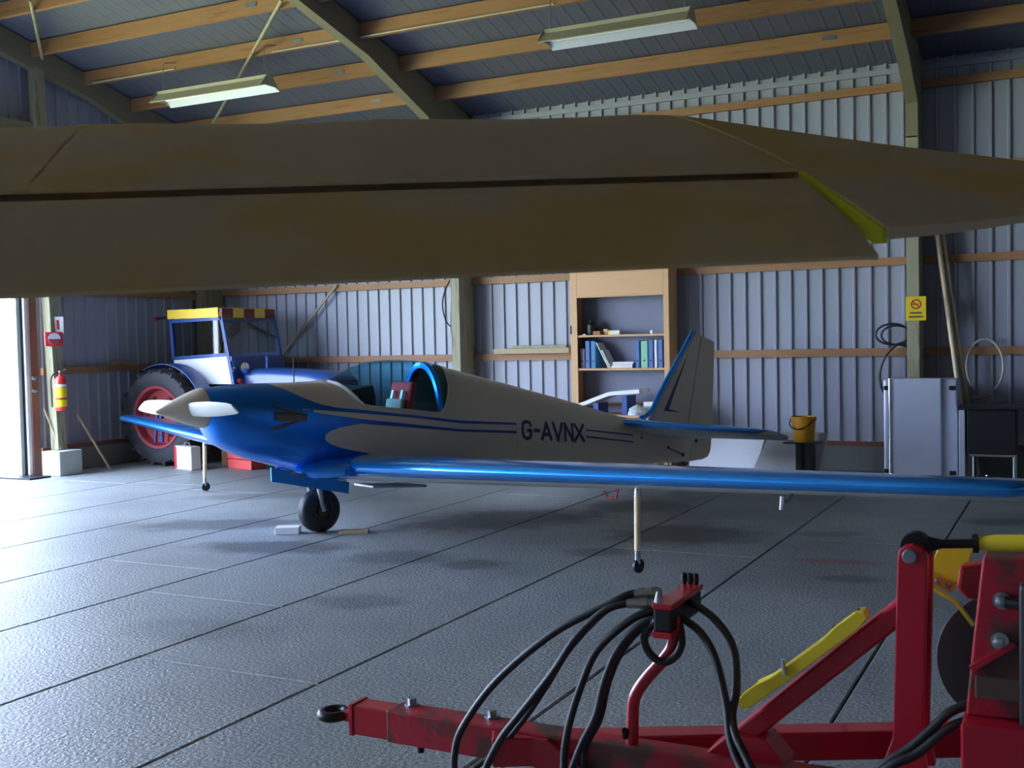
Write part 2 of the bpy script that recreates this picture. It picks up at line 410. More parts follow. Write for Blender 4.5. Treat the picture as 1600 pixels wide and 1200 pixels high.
mb = MB().add([(.27, 9.41, .30), (.40, 9.41, .30), (.40, 9.54, .30), (.27, 9.54, .30), (.10, 9.41, 4.9), (.22, 9.41, 4.9), (.22, 9.56, 4.86), (.10, 9.56, 4.86)],
              [(0, 3, 2, 1), (4, 5, 6, 7), (0, 1, 5, 4), (1, 2, 6, 5), (2, 3, 7, 6), (3, 0, 4, 7)])
mb.obj('post', M['treated'], wall_left, bevel=.006)

wall_front = struct(empty('wall_front', (0, YF, 0)))
me2 = MB(); pr = rib_profile(.026); me2.loft([[(x, d, 0) for x, d in pr], [(x, d, 4.5) for x, d in pr]], cap=False, closed=False)
me2 = me2.mesh('cladding_sheet', M['sheet'])
for i in range(18):
    o = link('cladding_sheet', me2, wall_front); o.location = (XL+i*SHEETW, 0, 0)
wall_right = struct(empty('wall_right', (XR, 0, 0)))
y = YF
while y < YB:
    gable_sheet(y, 0, wall_right, mirror=-1); y += SHEETW

# --- roof
ceiling = struct(empty('ceiling', (0, 0, 0)))
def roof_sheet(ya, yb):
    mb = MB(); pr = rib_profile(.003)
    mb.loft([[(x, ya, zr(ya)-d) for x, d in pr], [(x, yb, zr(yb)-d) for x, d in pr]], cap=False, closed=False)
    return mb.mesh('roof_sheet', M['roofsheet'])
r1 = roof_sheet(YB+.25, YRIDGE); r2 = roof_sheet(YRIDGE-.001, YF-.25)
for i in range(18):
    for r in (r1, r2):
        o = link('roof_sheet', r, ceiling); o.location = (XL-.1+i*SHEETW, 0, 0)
PY = [12.47]+[11.73-.775*i for i in range(10)]
sl = Vector((0, -1, .25)).normalized()
for a, b in zip(BAYS[:-1], BAYS[1:]):
    for i, y in enumerate(PY):
        if i == 0: continue
        z = zr(y)-.012; h = .165
        mb = MB().box((a+.03, y-.028, z-h), (b-.03, y+.028, z)); mb.obj('purlin', M['pine'], ceiling)
    for y in [YRIDGE-.5-.9*i for i in range(9)]:
        z = zr(y)-.012; mb = MB().box((a+.03, y-.028, z-.165), (b-.03, y+.028, z)); mb.obj('purlin', M['pine'], ceiling)
# metal hanger plates near the rafters
pl = MB().box((-.07, -.006, -.022), (.07, 0, .022)).mesh('hanger_plate', M['galv'])
for xx in (-7.75, -2.25):
    for y in PY[1:5]:
        o = link('hanger_plate', pl, ceiling); o.location = (xx, y-.029, zr(y)-.085)
def rafter(x, w=.12):
    poly = [(12.58, 4.36), (YRIDGE, zr(YRIDGE)-.02), (YRIDGE, zr(YRIDGE)-.40), (10.3, zr(10.3)-.30), (11.5, 4.20), (12.18, 3.85), (12.18, 3.5), (12.58, 3.5)]
    mb = MB().prism(poly, lambda a, b, t: (t, a, b), x-w/2, x+w/2)
    mb.obj('rafter', M['glulam'], ceiling)
    poly = [(YF+.02, 3.5), (YF+.02, 4.33), (YRIDGE, zr(YRIDGE)-.02), (YRIDGE, zr(YRIDGE)-.4), (YF+1.2, 4.2), (YF+.42, 3.5)]
    MB().prism(poly, lambda a, b, t: (t, a, b), x-w/2, x+w/2).obj('rafter', M['glulam'], ceiling)
for x in (XL+.16, -6.97, -1.52, 3.95): rafter(x)
# thin steel bracing rods and the cable conduit clipped to a purlin
for p, q in (((-9.93, 8.42, 5.22), (-10.99, 9.46, 4.97)), ((-7.24, 9.24, 5.02), (-10.2, 11.5, 4.455))):
    MB().tube([p, q], .018, 8).obj('brace_rod', M['treated'], ceiling)
yc = PY[3]-.045; zc = zr(PY[3])-.17
for xa, xb in ((-10.9, -9.55), (-8.1, -7.15), (-6.95, -4.6)):
    MB().tube([(xa, yc, zc), (xb, yc, zc)], .009, 8).obj('cable_conduit', M['fixture'], ceiling)

# --- door: the jamb of the opened sliding door
door = struct(empty('door_1', (XL, 9.20, 0)))
MB().box((.0, .02, 0), (.20, .13, 3.98)).obj('jamb', M['brownwood'], door, bevel=.004)
MB().box((.06, -.03, 0), (.18, .02, 3.98)).obj('weather_strip', M['whitepaint'], door)
MB().box((.08, -.045, 0), (.15, -.03, 3.98)).obj('guide_channel', M['darksteel'], door)
MB().box((.05, -.10, 0), (.13, -.045, 3.98)).obj('leaf_edge', M['blockc'], door, bevel=.004)
for z in (1.02, 1.17):
    MB().lathe([(.0, 0), (.028, .0), (.032, .02), (.024, .045), (0, .05)], (.22, .04, z), (1, -.4, 0), 14).obj('latch_knob', M['chrome'], door, smooth=True)
MB().box((-.1, -.3, -.0), (.5, -.0, .02)).obj('threshold_plate', M['darksteel'], door)

# ================================================================ BLUE AND CREAM MOTOR GLIDER (x forward, y port, z up; origin at the main wheel's contact)
plane = tag(empty('aircraft', (-5.414, 7.202, 0), (rad(0.6), 0, rad(246.6))),
            'blue and cream single-seat motor glider marked G-AVNX, parked on one main wheel', 'aircraft')
TOP = [(.955, 1.192), (.85, 1.204), (.70, 1.213), (.47, 1.211), (.2, 1.208), (-.03, 1.213), (-.11, 1.222), (-.25, 1.268), (-.40, 1.326), (-.58, 1.357), (-.87, 1.355), (-1.12, 1.321), (-1.34, 1.262), (-1.79, 1.152), (-2.8, .891), (-3.5, .704), (-4.0, .645), (-4.42, .60)]
BOT = [(.955, .902), (.90, .80), (.84, .748), (.64, .645), (.47, .590), (.28, .530), (0, .455), (-.22, .405), (-.6, .372), (-1.2, .340), (-2.8, .262), (-4.42, .187)]
MID = [(.955, 1.047), (.80, 1.0), (.5, .95), (.2, .92), (-.25, .84), (-.7, .80), (-1.34, .74), (-2.8, .56), (-4.42, .40)]
HW = [(.955, .146), (.90, .19), (.82, .235), (.70, .275), (.5, .312), (.2, .325), (-.4, .325), (-.9, .318), (-1.34, .292), (-1.9, .24), (-2.8, .165), (-3.5, .105), (-4.0, .06), (-4.42, .025)]
SILL = [(-.03, 1.2125), (-.06, 1.205), (-.118, 1.168), (-.18, 1.09), (-.247, 1.019), (-.36, .992), (-.511, .969), (-.75, .937), (-.98, .906), (-1.03, .925), (-1.075, .975), (-1.142, 1.134), (-1.165, 1.25), (-1.18, 1.308)]
def fus_y(x, z, k=1.0):
    zt, zb, zm, hw = interp(TOP, x), interp(BOT, x), interp(MID, x), interp(HW, x)*k
    if z >= zm: u, n = (z-zm)/max(zt-zm, 1e-6), 2.15
    else: u, n = (zm-z)/max(zm-zb, 1e-6), 2.6
    return hw*max(0.0, 1-min(1.0, abs(u))**n)**(1/n)
def fus_z(x, th):      # th from -90 (keel) to 90 (spine)
    zt, zb, zm = interp(TOP, x), interp(BOT, x), interp(MID, x)
    return zm+(zt-zm if th > 0 else zm-zb)*math.sin(rad(th))
def in_cockpit(x): return -1.18 < x < -.03
def ring_half(x, lo, hi, n, k=1.0, mz=0.0):
    pts = []
    for i in range(n+1):
        th = lo+(hi-lo)*i/n; z = fus_z(x, th)
        pts.append((x, fus_y(x, z, k), z+mz))
    return pts
def sill_theta(x):
    if not in_cockpit(x): return 90.0
    s = min(interp(SILL, x), interp(TOP, x)-1e-4); zt, zb, zm = interp(TOP, x), interp(BOT, x), interp(MID, x)
    u = (s-zm)/(zt-zm) if s > zm else (s-zm)/(zm-zb)
    return math.degrees(math.asin(max(-1, min(1, u))))
xs = [.955, .94, .92, .90, .87, .84, .80, .75, .70, .62, .54, .46, .38, .30, .2, .1, .03, -.0299, -.0301, -.045, -.06, -.08, -.10, -.12, -.14, -.16, -.18, -.2, -.22, -.25, -.28, -.32, -.36, -.42, -.5, -.58, -.66, -.75, -.85, -.92, -.97, -1.0, -1.03, -1.05, -1.075, -1.1, -1.12, -1.142, -1.155, -1.165, -1.172, -1.1799, -1.1801, -1.22, -1.28, -1.34, -1.45, -1.6, -1.79, -2.0, -2.2, -2.4, -2.6, -2.8, -3.0, -3.2, -3.4, -3.6, -3.8, -4.0, -4.2, -4.42]

def livery():
    """blue and cream paint scheme laid along the fuselage side (object x and z)"""
    m = bpy.data.materials.new('fuselage_livery'); m.use_nodes = True
    nt = m.node_tree; N = nt.nodes; L = nt.links; b = N['Principled BSDF']
    tc = N.new('ShaderNodeTexCoord'); sp = N.new('ShaderNodeSeparateXYZ'); L.new(tc.outputs['Object'], sp.inputs[0])
    X0, X1, Z1 = -5.0, 1.5, 2.0
    mr = N.new('ShaderNodeMapRange'); mr.inputs['From Min'].default_value = X0; mr.inputs['From Max'].default_value = X1
    L.new(sp.outputs['X'], mr.inputs['Value'])
    def curve(pts):
        c = N.new('ShaderNodeFloatCurve'); cv = c.mapping.curves[0]; c.mapping.use_clip = True
        P = sorted([((x-X0)/(X1-X0), z/Z1) for x, z in pts])
        P = [(0, P[0][1])]+P+[(1, P[-1][1])]
        while len(cv.points) < len(P): cv.points.new(0.5, 0.5)
        for p, q in zip(cv.points, P): p.location = q
        for p in cv.points: p.handle_type = 'VECTOR'
        c.mapping.update(); L.new(mr.outputs[0], c.inputs['Value'])
        k = N.new('ShaderNodeMath'); k.operation = 'MULTIPLY'; k.inputs[1].default_value = Z1; L.new(c.outputs[0], k.inputs[0])
        return k.outputs[0]
    def M2(op, a, b_):
        k = N.new('ShaderNodeMath'); k.operation = op
        for i, v in enumerate((a, b_)):
            if isinstance(v, (int, float)): k.inputs[i].default_value = v
            else: L.new(v, k.inputs[i])
        return k.outputs[0]
    Z = sp.outputs['Z']
    def band(hi, lo): return M2('MULTIPLY', M2('LESS_THAN', Z, hi), M2('GREATER_THAN', Z, lo))
    E_ = -1.88
    U = curve([(E_-.001, 0), (E_, .764), (-1.22, .827), (-.70, .906), (-.215, .976), (.0, 1.005), (.128, 1.036), (.21, 1.07), (.292, 1.11), (.39, 1.17), (.47, 1.205), (.56, 1.9)])
    Ub = curve([(E_-.001, 0.001), (E_, .744), (-1.22, .803), (-.70, .884), (-.215, .948), (.13, .99), (.30, 1.01)])
    Lt = curve([(E_-.001, 0), (E_, .692), (-1.22, .753), (-.70, .83), (-.212, .903), (.13, .965), (.295, 1.002), (.32, 1.03), (.5, 1.3)])
    Lb = curve([(E_-.001, .001), (E_, .670), (-1.22, .732), (-.70, .802), (-.211, .866), (-.12, .858), (-.02, .846), (.05, .830), (.095, .81), (.12, .78), (.14, .5)])
    Tb = curve([(-1.0, 0), (-.69, .562), (-.38, .604), (-.116, .664), (-.02, .692), (.055, .722), (.1, .752), (.12, .78), (.2, 1.0), (.3, 1.0)])
    r1 = curve([(-3.5, .541), (-2.806, .640)]); r2 = curve([(-3.55, .465), (-2.806, .578)])
    xin = M2('MULTIPLY', M2('LESS_THAN', sp.outputs['X'], -2.80), M2('GREATER_THAN', sp.outputs['X'], -3.5))
    thin = M2('MULTIPLY', xin, M2('MAXIMUM', band(r1, M2('SUBTRACT', r1, .013)), band(r2, M2('SUBTRACT', r2, .015))))
    mask = M2('MAXIMUM', M2('MAXIMUM', band(U, Ub), band(Lt, Lb)), M2('MAXIMUM', M2('LESS_THAN', Z, Tb), thin))
    mx = N.new('ShaderNodeMix'); mx.data_type = 'RGBA'; L.new(mask, mx.inputs['Factor'])
    mx.inputs['A'].default_value = lin((206, 192, 172))
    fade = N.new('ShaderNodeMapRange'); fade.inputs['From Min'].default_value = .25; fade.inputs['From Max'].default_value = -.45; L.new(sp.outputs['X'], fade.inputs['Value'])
    stripe = M2('MAXIMUM', M2('MULTIPLY', fade.outputs[0], M2('MAXIMUM', band(U, Ub), band(Lt, Lb))), thin)   # stripes fade to a darker navy going aft; thin rear lines are navy throughout
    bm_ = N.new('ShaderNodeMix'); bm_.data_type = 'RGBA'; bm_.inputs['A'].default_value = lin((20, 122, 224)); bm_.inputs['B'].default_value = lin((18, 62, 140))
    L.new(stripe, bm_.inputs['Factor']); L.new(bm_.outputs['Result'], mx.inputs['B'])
    L.new(mx.outputs['Result'], b.inputs['Base Color'])
    b.inputs['Roughness'].default_value = 0.3; b.inputs['Coat Weight'].default_value = 0.4; b.inputs['Coat Roughness'].default_value = 0.1
    mt = N.new('ShaderNodeMath'); mt.operation = 'MULTIPLY'; mt.inputs[1].default_value = .85; L.new(mask, mt.inputs[0]); L.new(mt.outputs[0], b.inputs['Metallic'])
    return m
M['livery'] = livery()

NL, NU = 16, 12
rings = []
for x in xs:
    h = ring_half(x, -90, sill_theta(x), NL)
    rings.append([(p[0], -p[1], p[2]) for p in reversed(h[1:])]+h)      # open at the cockpit, closed at the spine elsewhere
mb = MB().loft(rings, cap=False, closed=False)
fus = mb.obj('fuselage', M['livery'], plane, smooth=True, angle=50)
cr = []
cx = [x for x in xs if in_cockpit(x)]
for x in cx:
    t = sill_theta(x); h = ring_half(x, t, 90, NU)
    cr.append(h+[(p[0], -p[1], p[2]) for p in reversed(h[:-1])])
canopy = MB().loft(cr, cap=False, closed=False).obj('canopy', M['canopy'], plane, smooth=True, angle=60)
# cockpit liner, sill frame, bulkhead arch, seat
lr = []
for x in [v for v in cx if -1.17 < v < -.05]:
    h = ring_half(x, -80, max(-60, sill_theta(x)-1.5), 10, .955)
    lr.append([(p[0], -p[1], p[2]) for p in reversed(h)]+h)
MB().loft(lr, cap=False, closed=False).obj('cockpit_liner', M['cockpit'], plane, smooth=True)
for s in (1, -1):
    MB().tube([(x, s*(fus_y(x, interp(SILL, x))+.002), interp(SILL, x)) for x in cx[2:-2]], .008, 6).obj('canopy_rail', M['cream'], canopy, smooth=True)
bh = [(-1.062, fus_y(-1.062, z, .94), z-.012) for z in [fus_z(-1.062, t) for t in range(-60, 91, 10)]]
bh2 = bh+[(p[0], -p[1], p[2]) for p in reversed(bh[:-1])]
MB().add(bh2, [tuple(range(len(bh2)))]).obj('rear_bulkhead', M['matteblack'], plane)
arch = [(-1.04, fus_y(-1.04, fus_z(-1.04, t), .885), fus_z(-1.04, t)-.03) for t in range(12, 91, 6)]
arch[-1] = (arch[-1][0], 0, arch[-1][2])
MB().tube(arch+[(p[0], -p[1], p[2]) for p in reversed(arch[:-1])], .032, 8).obj('canopy_arch', M['ablue'], canopy, smooth=True)
MB().prism([(-.27, .80), (-.27, 1.02), (-.20, 1.13), (-.40, 1.16), (-.42, 1.08), (-.42, .80)], lambda a, b, t: (a, t, b), -.23, .23).obj('instrument_panel', M['black'], plane, bevel=.01)
seat = MB().box((-.80, -.2, .62), (-.45, .2, .72)).obj('seat', M['seatred'], plane, bevel=.03)
MB().bar((-.76, 0, .68), (-.86, 0, 1.17), .32, .07, (1, 0, 0)).obj('seat_back', M['seatred'], seat, bevel=.03)
MB().bar((-.715, .0, .78), (-.765, 0, 1.03), .24, .04, (1, 0, 0)).obj('seat_pad', M['pinkpad'], seat, bevel=.015)
for s in (1, -1):
    MB().bar((-.68, s*.07, .74), (-.79, s*.07, 1.10), .03, .012, (1, 0, 0)).obj('harness_strap', M['whitepaint'], seat)
MB().tube([(-.50, .0, .62), (-.48, 0, .85), (-.51, 0, .95)], .012, 8).obj('control_stick', M['darksteel'], plane)
# white windscreen fairing lips beside the screen
for s in (1, -1):
    MB().tube([(x, s*(fus_y(x, interp(SILL, x))+.004), interp(SILL, x)+.004) for x in cx[2:12]], [.010]*2+[.016]*6+[.010]*2, 8).obj('screen_fairing', M['whitepaint'], fus, smooth=True)
# spinner and propeller
MB().lathe([(.150, 0), (.150, .015), (.138, .06), (.112, .135), (.080, .21), (.046, .28), (.022, .33), (.012, .35), (.004, .36)], (.955, 0, 1.047), (.36, 0, -.012), 32).obj('spinner', M['cream'], plane, smooth=True)
def blade(sgn):
    rg = []
    for i in range(13):
        t = i/12; y = .08+t*.61; c = .10+.025*math.sin(PI*t); c *= 1 if t < .95 else .85; tw = rad(74-26*t); th = .022*(1-.7*t)
        sec = []
        for k in range(10):
            a = 2*PI*k/10; u = c*.5*math.cos(a); w = th*math.sin(a)
            sec.append((1.085-.06*sgn*t+u*math.cos(tw)+w*math.sin(tw), sgn*y, 1.042+.02*t+(u*math.sin(tw)-w*math.cos(tw))*sgn))
        rg.append(sec)
    MB().loft(rg).obj('propeller_blade', M['cream_under'], plane, smooth=True)
blade(1); blade(-1)
# exhaust stubs and heat-stained fairing strips
for s in (1, -1):
    y0 = fus_y(.40, .95)*s
    MB().tube([(.52, y0*.93, .965), (.40, y0*1.01, .955), (.28, y0*1.07, .945)], [.035, .032, .028], 12).obj('exhaust_stub', M['soot'], plane, smooth=True)
    for (za, zb) in ((1.055, .975), (.868, .925)):
        q = []
        for i in range(7):
            t = i/6; x = .56-.24*t; z = za+(zb-za)*t; w = .006+.007*math.sin(PI*t)
            q += [(x, s*(fus_y(x, z+w)+.004), z+w), (x, s*(fus_y(x, z-w)+.004), z-w)]
        MB().add(q, [(2*i, 2*i+1, 2*i+3, 2*i+2) for i in range(6)]).obj('heat_stain_strip', M['soot'], fus)
    # cowling seam
MB().tube([(.188, 0, 1.20), (.186, 0, 1.40)], [.006, .003], 8).obj('antenna', M['darksteel'], plane)
# registration letters on the fuselage sides, built as strokes
STROKES = {'G': [[(.95, .78), (.85, .95), (.62, 1), (.38, 1), (.12, .88), (.05, .6), (.05, .4), (.12, .12), (.38, 0), (.62, 0), (.85, .08), (.95, .25), (.95, .48), (.60, .48)]],
           'A': [[(.0, 0), (.5, 1), (1, 0)], [(.2, .3), (.8, .3)]], 'V': [[(0, 1), (.5, 0), (1, 1)]],
           'N': [[(.05, 0), (.05, 1), (.95, 0), (.95, 1)]], 'X': [[(0, 0), (1, 1)], [(0, 1), (1, 0)]], '-': [[(.0, .5), (1, .5)]]}
def letters(side):
    lay = [('G', 0, .118), ('-', .160, .055), ('A', .255, .118), ('V', .405, .118), ('N', .555, .112), ('X', .695, .122)]
    Lw = .82; H_ = .18; T = .031
    for ch, off, w in lay:
        mb = MB()
        for st in STROKES[ch]:
            P = [Vector((off+u*w, T/2+v*(H_-T))) for u, v in st]
            for a, b_ in zip(P[:-1], P[1:]):
                d = (b_-a).normalized(); n = Vector((-d.y, d.x))*T/2; e = d*T*.4
                nseg = 3
                ring = []
                for i in range(nseg+1):
                    c = (a-e)+(b_-a+2*e)*i/nseg
                    ring += [c+n, c-n]
                vv = []
                for q in ring:
                    t = q.x
                    if side > 0: x = -1.945-t
                    else: x = -1.945-(Lw-t)
                    zb = .607-(-1.945-x)*.108
                    z = zb+q.y
                    vv.append((x, side*(fus_y(x, z)+.0035), z))
                mb.add(vv, [(2*i, 2*i+1, 2*i+3, 2*i+2) for i in range(nseg)])
        mb.obj('registration_letter', M['letter'], fus)
letters(1); letters(-1)
# wings
AF = [(1, .003), (.9, .022), (.75, .052), (.6, .077), (.45, .094), (.3, .098), (.2, .092), (.12, .078), (.06, .058), (.025, .038), (.008, .021), (0, 0), (.008, -.019), (.025, -.033), (.06, -.046), (.12, -.056), (.2, -.062), (.3, -.063), (.45, -.058), (.6, -.048), (.75, -.033), (.9, -.015), (1, -.003)]
def wing(sgn, y0, y1, le0, le1, c0, c1, inc, thick=1.0, name='wing', nst=9, tipround=.22, dm=None):
    rg = []
    sts = [i/nst for i in range(nst)]
    for t in sts+[1-tipround*.08, 1-tipround*.045, 1-tipround*.02, 1-tipround*.005, 1]:
        y = y0+(y1-y0)*t; c = c0+(c1-c0)*t; lx = le0[0]+(le1[0]-le0[0])*t; lz = le0[1]+(le1[1]-le0[1])*t
        k = 1.0
        if t > 1-tipround*.085:
            u = (t-(1-tipround*.085))/(tipround*.085); k = math.sqrt(max(0, 1-u*u)); lx -= c*.30*(1-k); c *= .62+.38*k; k = .2+.8*k
        ca, sa = math.cos(rad(inc)), math.sin(rad(inc))
        rg.append([(lx-(u*c*ca+w*c*thick*k*sa*0), sgn*y, lz-u*c*sa+w*c*thick*k) for u, w in AF])
    mb = MB(); n = len(AF)
    mb.loft(rg, cap=True)
    # lower surface behind the nose is the second material
    idx = 0; mats_i = []
    for i in range(len(rg)-1):
        for j in range(n):
            mats_i.append(1 if 14 <= j <= n-2 else 0)
    for i, v in enumerate(mats_i): mb.mi[i] = v
    return mb.obj(name, dm or [M['ablue'], M['cream_under']], plane, smooth=True, angle=35)
for s in (1, -1):
    wing(s, .18, 5.50, (.02, .535), (-.42, .727), 1.38, .66, 9.0, 1.0, 'wing', nst=8)
    wing(s, .06, 1.46, (-3.38, .668), (-3.72, .61), .86, .50, 14.0, .85, 'tailplane', nst=4, tipround=.6, dm=[M['ablue'], M['cream_under']])
    # rounded root fairing in front of the wing root
    MB().loft([[(.02+dx-.02+ .20*r*math.cos(a)*.9, s*(.27+yy), .535-.015+.075*r*math.sin(a)) for a in [2*PI*k/12 for k in range(12)]] for dx, yy, r in ((.06, -.12, 1.3), (.03, 0, 1.15), (-.01, .1, .95), (-.05, .22, .6))]).obj('root_fairing', M['ablue'], plane, smooth=True)
    # outrigger leg with its little wheel
    oy = 3.1*s; ox = -.44; zt = .60; zb_ = .055
    og = MB().tube([(ox-.12, oy, zt+.01), (ox-.03, oy, zt), (ox-.005, oy, zt-.03), (ox, oy, zt-.10)], .021, 10).obj('outrigger_bracket', M['chrome'], plane, smooth=True)
    leg_ = MB().tube([(ox, oy, zt-.08), (ox+.01, oy, .17)], .020, 10).obj('outrigger_leg', M['straw'], plane, smooth=True)
    MB().tube([(ox+.01, oy, .18), (ox+.012, oy, .09)], .019, 10).obj('outrigger_fork', M['chrome'], leg_, smooth=True)
    MB().lathe([(.0, -.016), (.03, -.016), (.045, -.008), (.045, .008), (.03, .016), (0, .016)], (ox+.005, oy, .075 if s > 0 else .08), (0, 1, 0), 18).obj('outrigger_wheel', M['rubber'], leg_, smooth=True)
# lashing eye and pitot hardware under the port wing
MB().tube([(-.50, 2.75, .50), (-.50, 2.78, .46), (-.50, 2.86, .46), (-.50, 2.88, .53)], .006, 6).obj('tie_hook', M['signred'], plane)
MB().tube([(-.48, 4.22, .62), (-.42, 4.22, .575), (-.38, 4.22, .57)], .012, 8).obj('pitot_bracket', M['galv'], plane)
MB().tube([(-.38, 4.22, .60), (-.37, 4.22, .53)], .011, 8).obj('pitot_head', M['chrome'], plane)
# wing root lamp dots
for dx, dy in ((.045, .37), (.0, .52)):
    MB().lathe([(0, 0), (.008, 0), (.006, .006), (0, .008)], (dx+.02, dy, .545), (1, .15, .1), 10).obj('root_fastener', M['chrome'] if dx > .02 else M['black'], plane)
# fin, rudder
def slabpoly(poly, half, name, m_, bev=.0, round_=None):
    return MB().prism(poly, lambda a, b, t: (a, t, b), -half, half).obj(name, m_, plane, bevel=bev)
fin_ = slabpoly([(-3.86, .70), (-3.93, .79), (-4.03, .93), (-4.555, 1.545), (-4.65, 1.512), (-4.39, .56), (-4.2, .45), (-3.7, .60)], .028, 'fin', M['cream'], .02)
slabpoly([(-4.655, 1.51), (-4.86, 1.445), (-4.868, 1.42), (-4.80, .55), (-4.775, .34), (-4.76, .27), (-4.72, .215), (-4.64, .192), (-4.42, .187), (-4.40, .56)], .020, 'rudder', M['cream'], .012)
le = spline([(-3.70, 0, .682), (-3.80, 0, .705), (-3.89, 0, .765), (-4.0, 0, .915), (-4.27, 0, 1.235), (-4.552, 0, 1.565)], 5)
MB().tube(le, [.012]+[.026]*(len(le)-2)+[.016], 10).obj('fin_leading_edge', M['ablue'], fin_, smooth=True)
for s in (1, -1):
    slabpoly2 = MB().prism([(-4.42, 1.319), (-4.03, .742), (-4.10, .735), (-4.13, .80)], lambda a, b, t: (a, t, b), s*.026, s*.0305)
    slabpoly2.obj('fin_flash', M['letter'], fin_)
    MB().prism([(-4.03, .742), (-4.29, .712), (-4.12, .755)], lambda a, b, t: (a, t, b), s*.026, s*.0306).obj('fin_flash', M['letter'], fin_)
    for (x, z, r) in ((-3.62, .50, .012), (-4.30, .27, .022), (-4.52, .40, .02), (-4.05, .37, .014)):
        MB().lathe([(0, 0), (r, 0), (r*.8, .012), (0, .014)], (x, s*max(.02, fus_y(max(x, -4.4), z)), z), (0, s, 0), 10).obj('fitting', M['black'], fus)
MB().tube([(-4.30, .05, .27), (-4.05, .06, .36)], .006, 6).obj('rudder_cable', M['darksteel'], plane)
MB().tube([(-4.30, 0, .22), (-4.42, 0, .09)], .014, 8).obj('tail_leg', M['darksteel'], plane)
MB().lathe([(0, -.02), (.04, -.02), (.062, -.01), (.062, .01), (.04, .02), (0, .02)], (-4.43, 0, .065+.0), (0, 1, 0), 18).obj('tail_wheel', M['rubber'], plane, smooth=True)
# main wheel, fork and doors
wh = MB().lathe([(.075, -.055), (.12, -.06), (.155, -.052), (.172, -.034), (.1745, -.022), (.170, -.02), (.1755, -.012), (.1755, -.004), (.171, 0), (.1755, .004), (.1755, .012), (.170, .02), (.1745, .022), (.172, .034), (.155, .052), (.12, .06), (.075, .055)], (0, 0, .176), (0, 1, 0), 40, cap=False).obj('main_tyre', M['rubber'], plane, smooth=True)
MB().lathe([(0, -.05), (.035, -.05), (.038, -.03), (.08, -.035), (.08, .035), (.038, .03), (.035, .05), (0, .05)], (0, 0, .176), (0, 1, 0), 28).obj('main_hub', M['disc'], wh, smooth=True)
for s in (1, -1):
    MB().tube([(.05, s*.07, .45), (.03, s*.08, .32), (.02, s*.078, .24), (0, s*.078, .176)], [.024, .022, .018, .02], 10).obj('wheel_fork', M['galv'], plane, smooth=True)
    gd = MB().prism([(.52, .575), (-.16, .400), (-.15, .308), (.52, .468)] if s > 0 else [(.25, .505), (-.16, .400), (-.15, .308), (.25, .402)], lambda a, b, t: (a, t, b), s*.20, s*.212).obj('gear_door', M['ablue'], plane, bevel=.003)
    for x in ((.42, .16, -.08) if s > 0 else (.16, -.08)):
        MB().bar((x, s*.17, .50+.24*(x-.2)), (x-.06, s*.205, .50+.24*(x-.2)-.02), .02, .012).obj('door_hinge', M['galv'], gd)
MB().bar((.36, .213, .52), (.12, .213, .455), .004, .022).obj('door_label_strip', M['galv'], plane)
MB().bar((-.42, 0, .33), (-.95, 0, .285), .30, .02).obj('belly_panel', M['cream_under'], plane, bevel=.005)
# timber chocks under and beside the wheel
tag(MB().bar((-5.70, 7.012, .028), (-5.535, 7.103, .028), .13, .056).obj('chock_board', M['whitepaint'], None, bevel=.004), 'short pale timber board on the floor in front of the main wheel', 'board')
tag(MB().bar((-5.22, 7.20, .012), (-5.02, 7.31, .012), .11, .024).obj('chock_board', M['stick'], None, bevel=.003), 'thin dark board on the floor behind the main wheel', 'board')

# ================================================================ FOREGROUND YELLOW WING (s outboard, c forward, v up)
WP = Vector((-0.9536, 1.6448, 1.6128)); WS = Vector((.782, .6222, .036)).normalized()
WC = Vector((-.6224, .7827, -.0074)).normalized(); WV = WS.cross(WC)
ywing = empty('parked_wing', (0, 0, 0))
mw = Matrix((WS, WC, WV)).transposed().to_4x4(); mw.translation = WP; ywing.matrix_world = mw
tag(ywing, 'dusty yellow fabric-covered wing of a second aircraft, stretching across the foreground above eye level', 'wing')
TOPW = [(.375, .220), (.48, .265), (.62, .318), (.77, .374), (.92, .427), (1.05, .470), (1.17, .503), (1.28, .519), (1.38, .517), (1.46, .500), (1.52, .472), (1.55, .440)]
BOTW = [(1.54, .408), (1.48, .384), (1.38, .366), (1.2, .338), (1.0, .300), (.8, .262), (.62, .220), (.352, .136), (.352, .143), (.50, .195), (.52, .262), (.375, .212)]
def chordv(c): return .045+.262*(c-.02)
stations = [-4.2+.342*i for i in range(15)]+[.70, .834]
def sag(s): return -.007*abs(math.sin(PI*(s+.62)/.68))
rg = []
ss = sorted(set([round(-4.2+.085*i, 4) for i in range(60) if -4.2+.085*i < .834]+[.834]))
for s in ss:
    k = sag(s)
    rg.append([(s, c, v+(k if .45 < c < 1.45 else 0)) for c, v in TOPW]+[(s, c, v) for c, v in BOTW])
MB().loft(rg).obj('wing_panel', M['fabric'], ywing, smooth=True, angle=40)
full_t = [(.02, .052), (.19, .135)]+TOPW; full_b = BOTW[:-5]+[(.36, .150), (.19, .100), (.02, .030)]
rg = []
for s, te, le_, tau in ((.836, .02, 1.55, 1), (.95, .04, 1.525, .92), (1.08, .075, 1.48, .82), (1.2, .12, 1.42, .73), (1.35, .19, 1.33, .62), (1.5, .27, 1.22, .51), (1.62, .35, 1.13, .43), (1.75, .45, 1.0, .33), (1.86, .57, .90, .22), (1.93, .68, .82, .12)):
    r = []
    for c, v in full_t+full_b:
        u = (c-.02)/1.53; cc = te+(le_-te)*u
        r.append((s, cc, chordv(cc)+(v-chordv(c))*tau*(.35+.65*(le_-te)/1.53)))
    rg.append(r)
MB().loft(rg).obj('wing_tip', M['fabric'], ywing, smooth=True, angle=40)
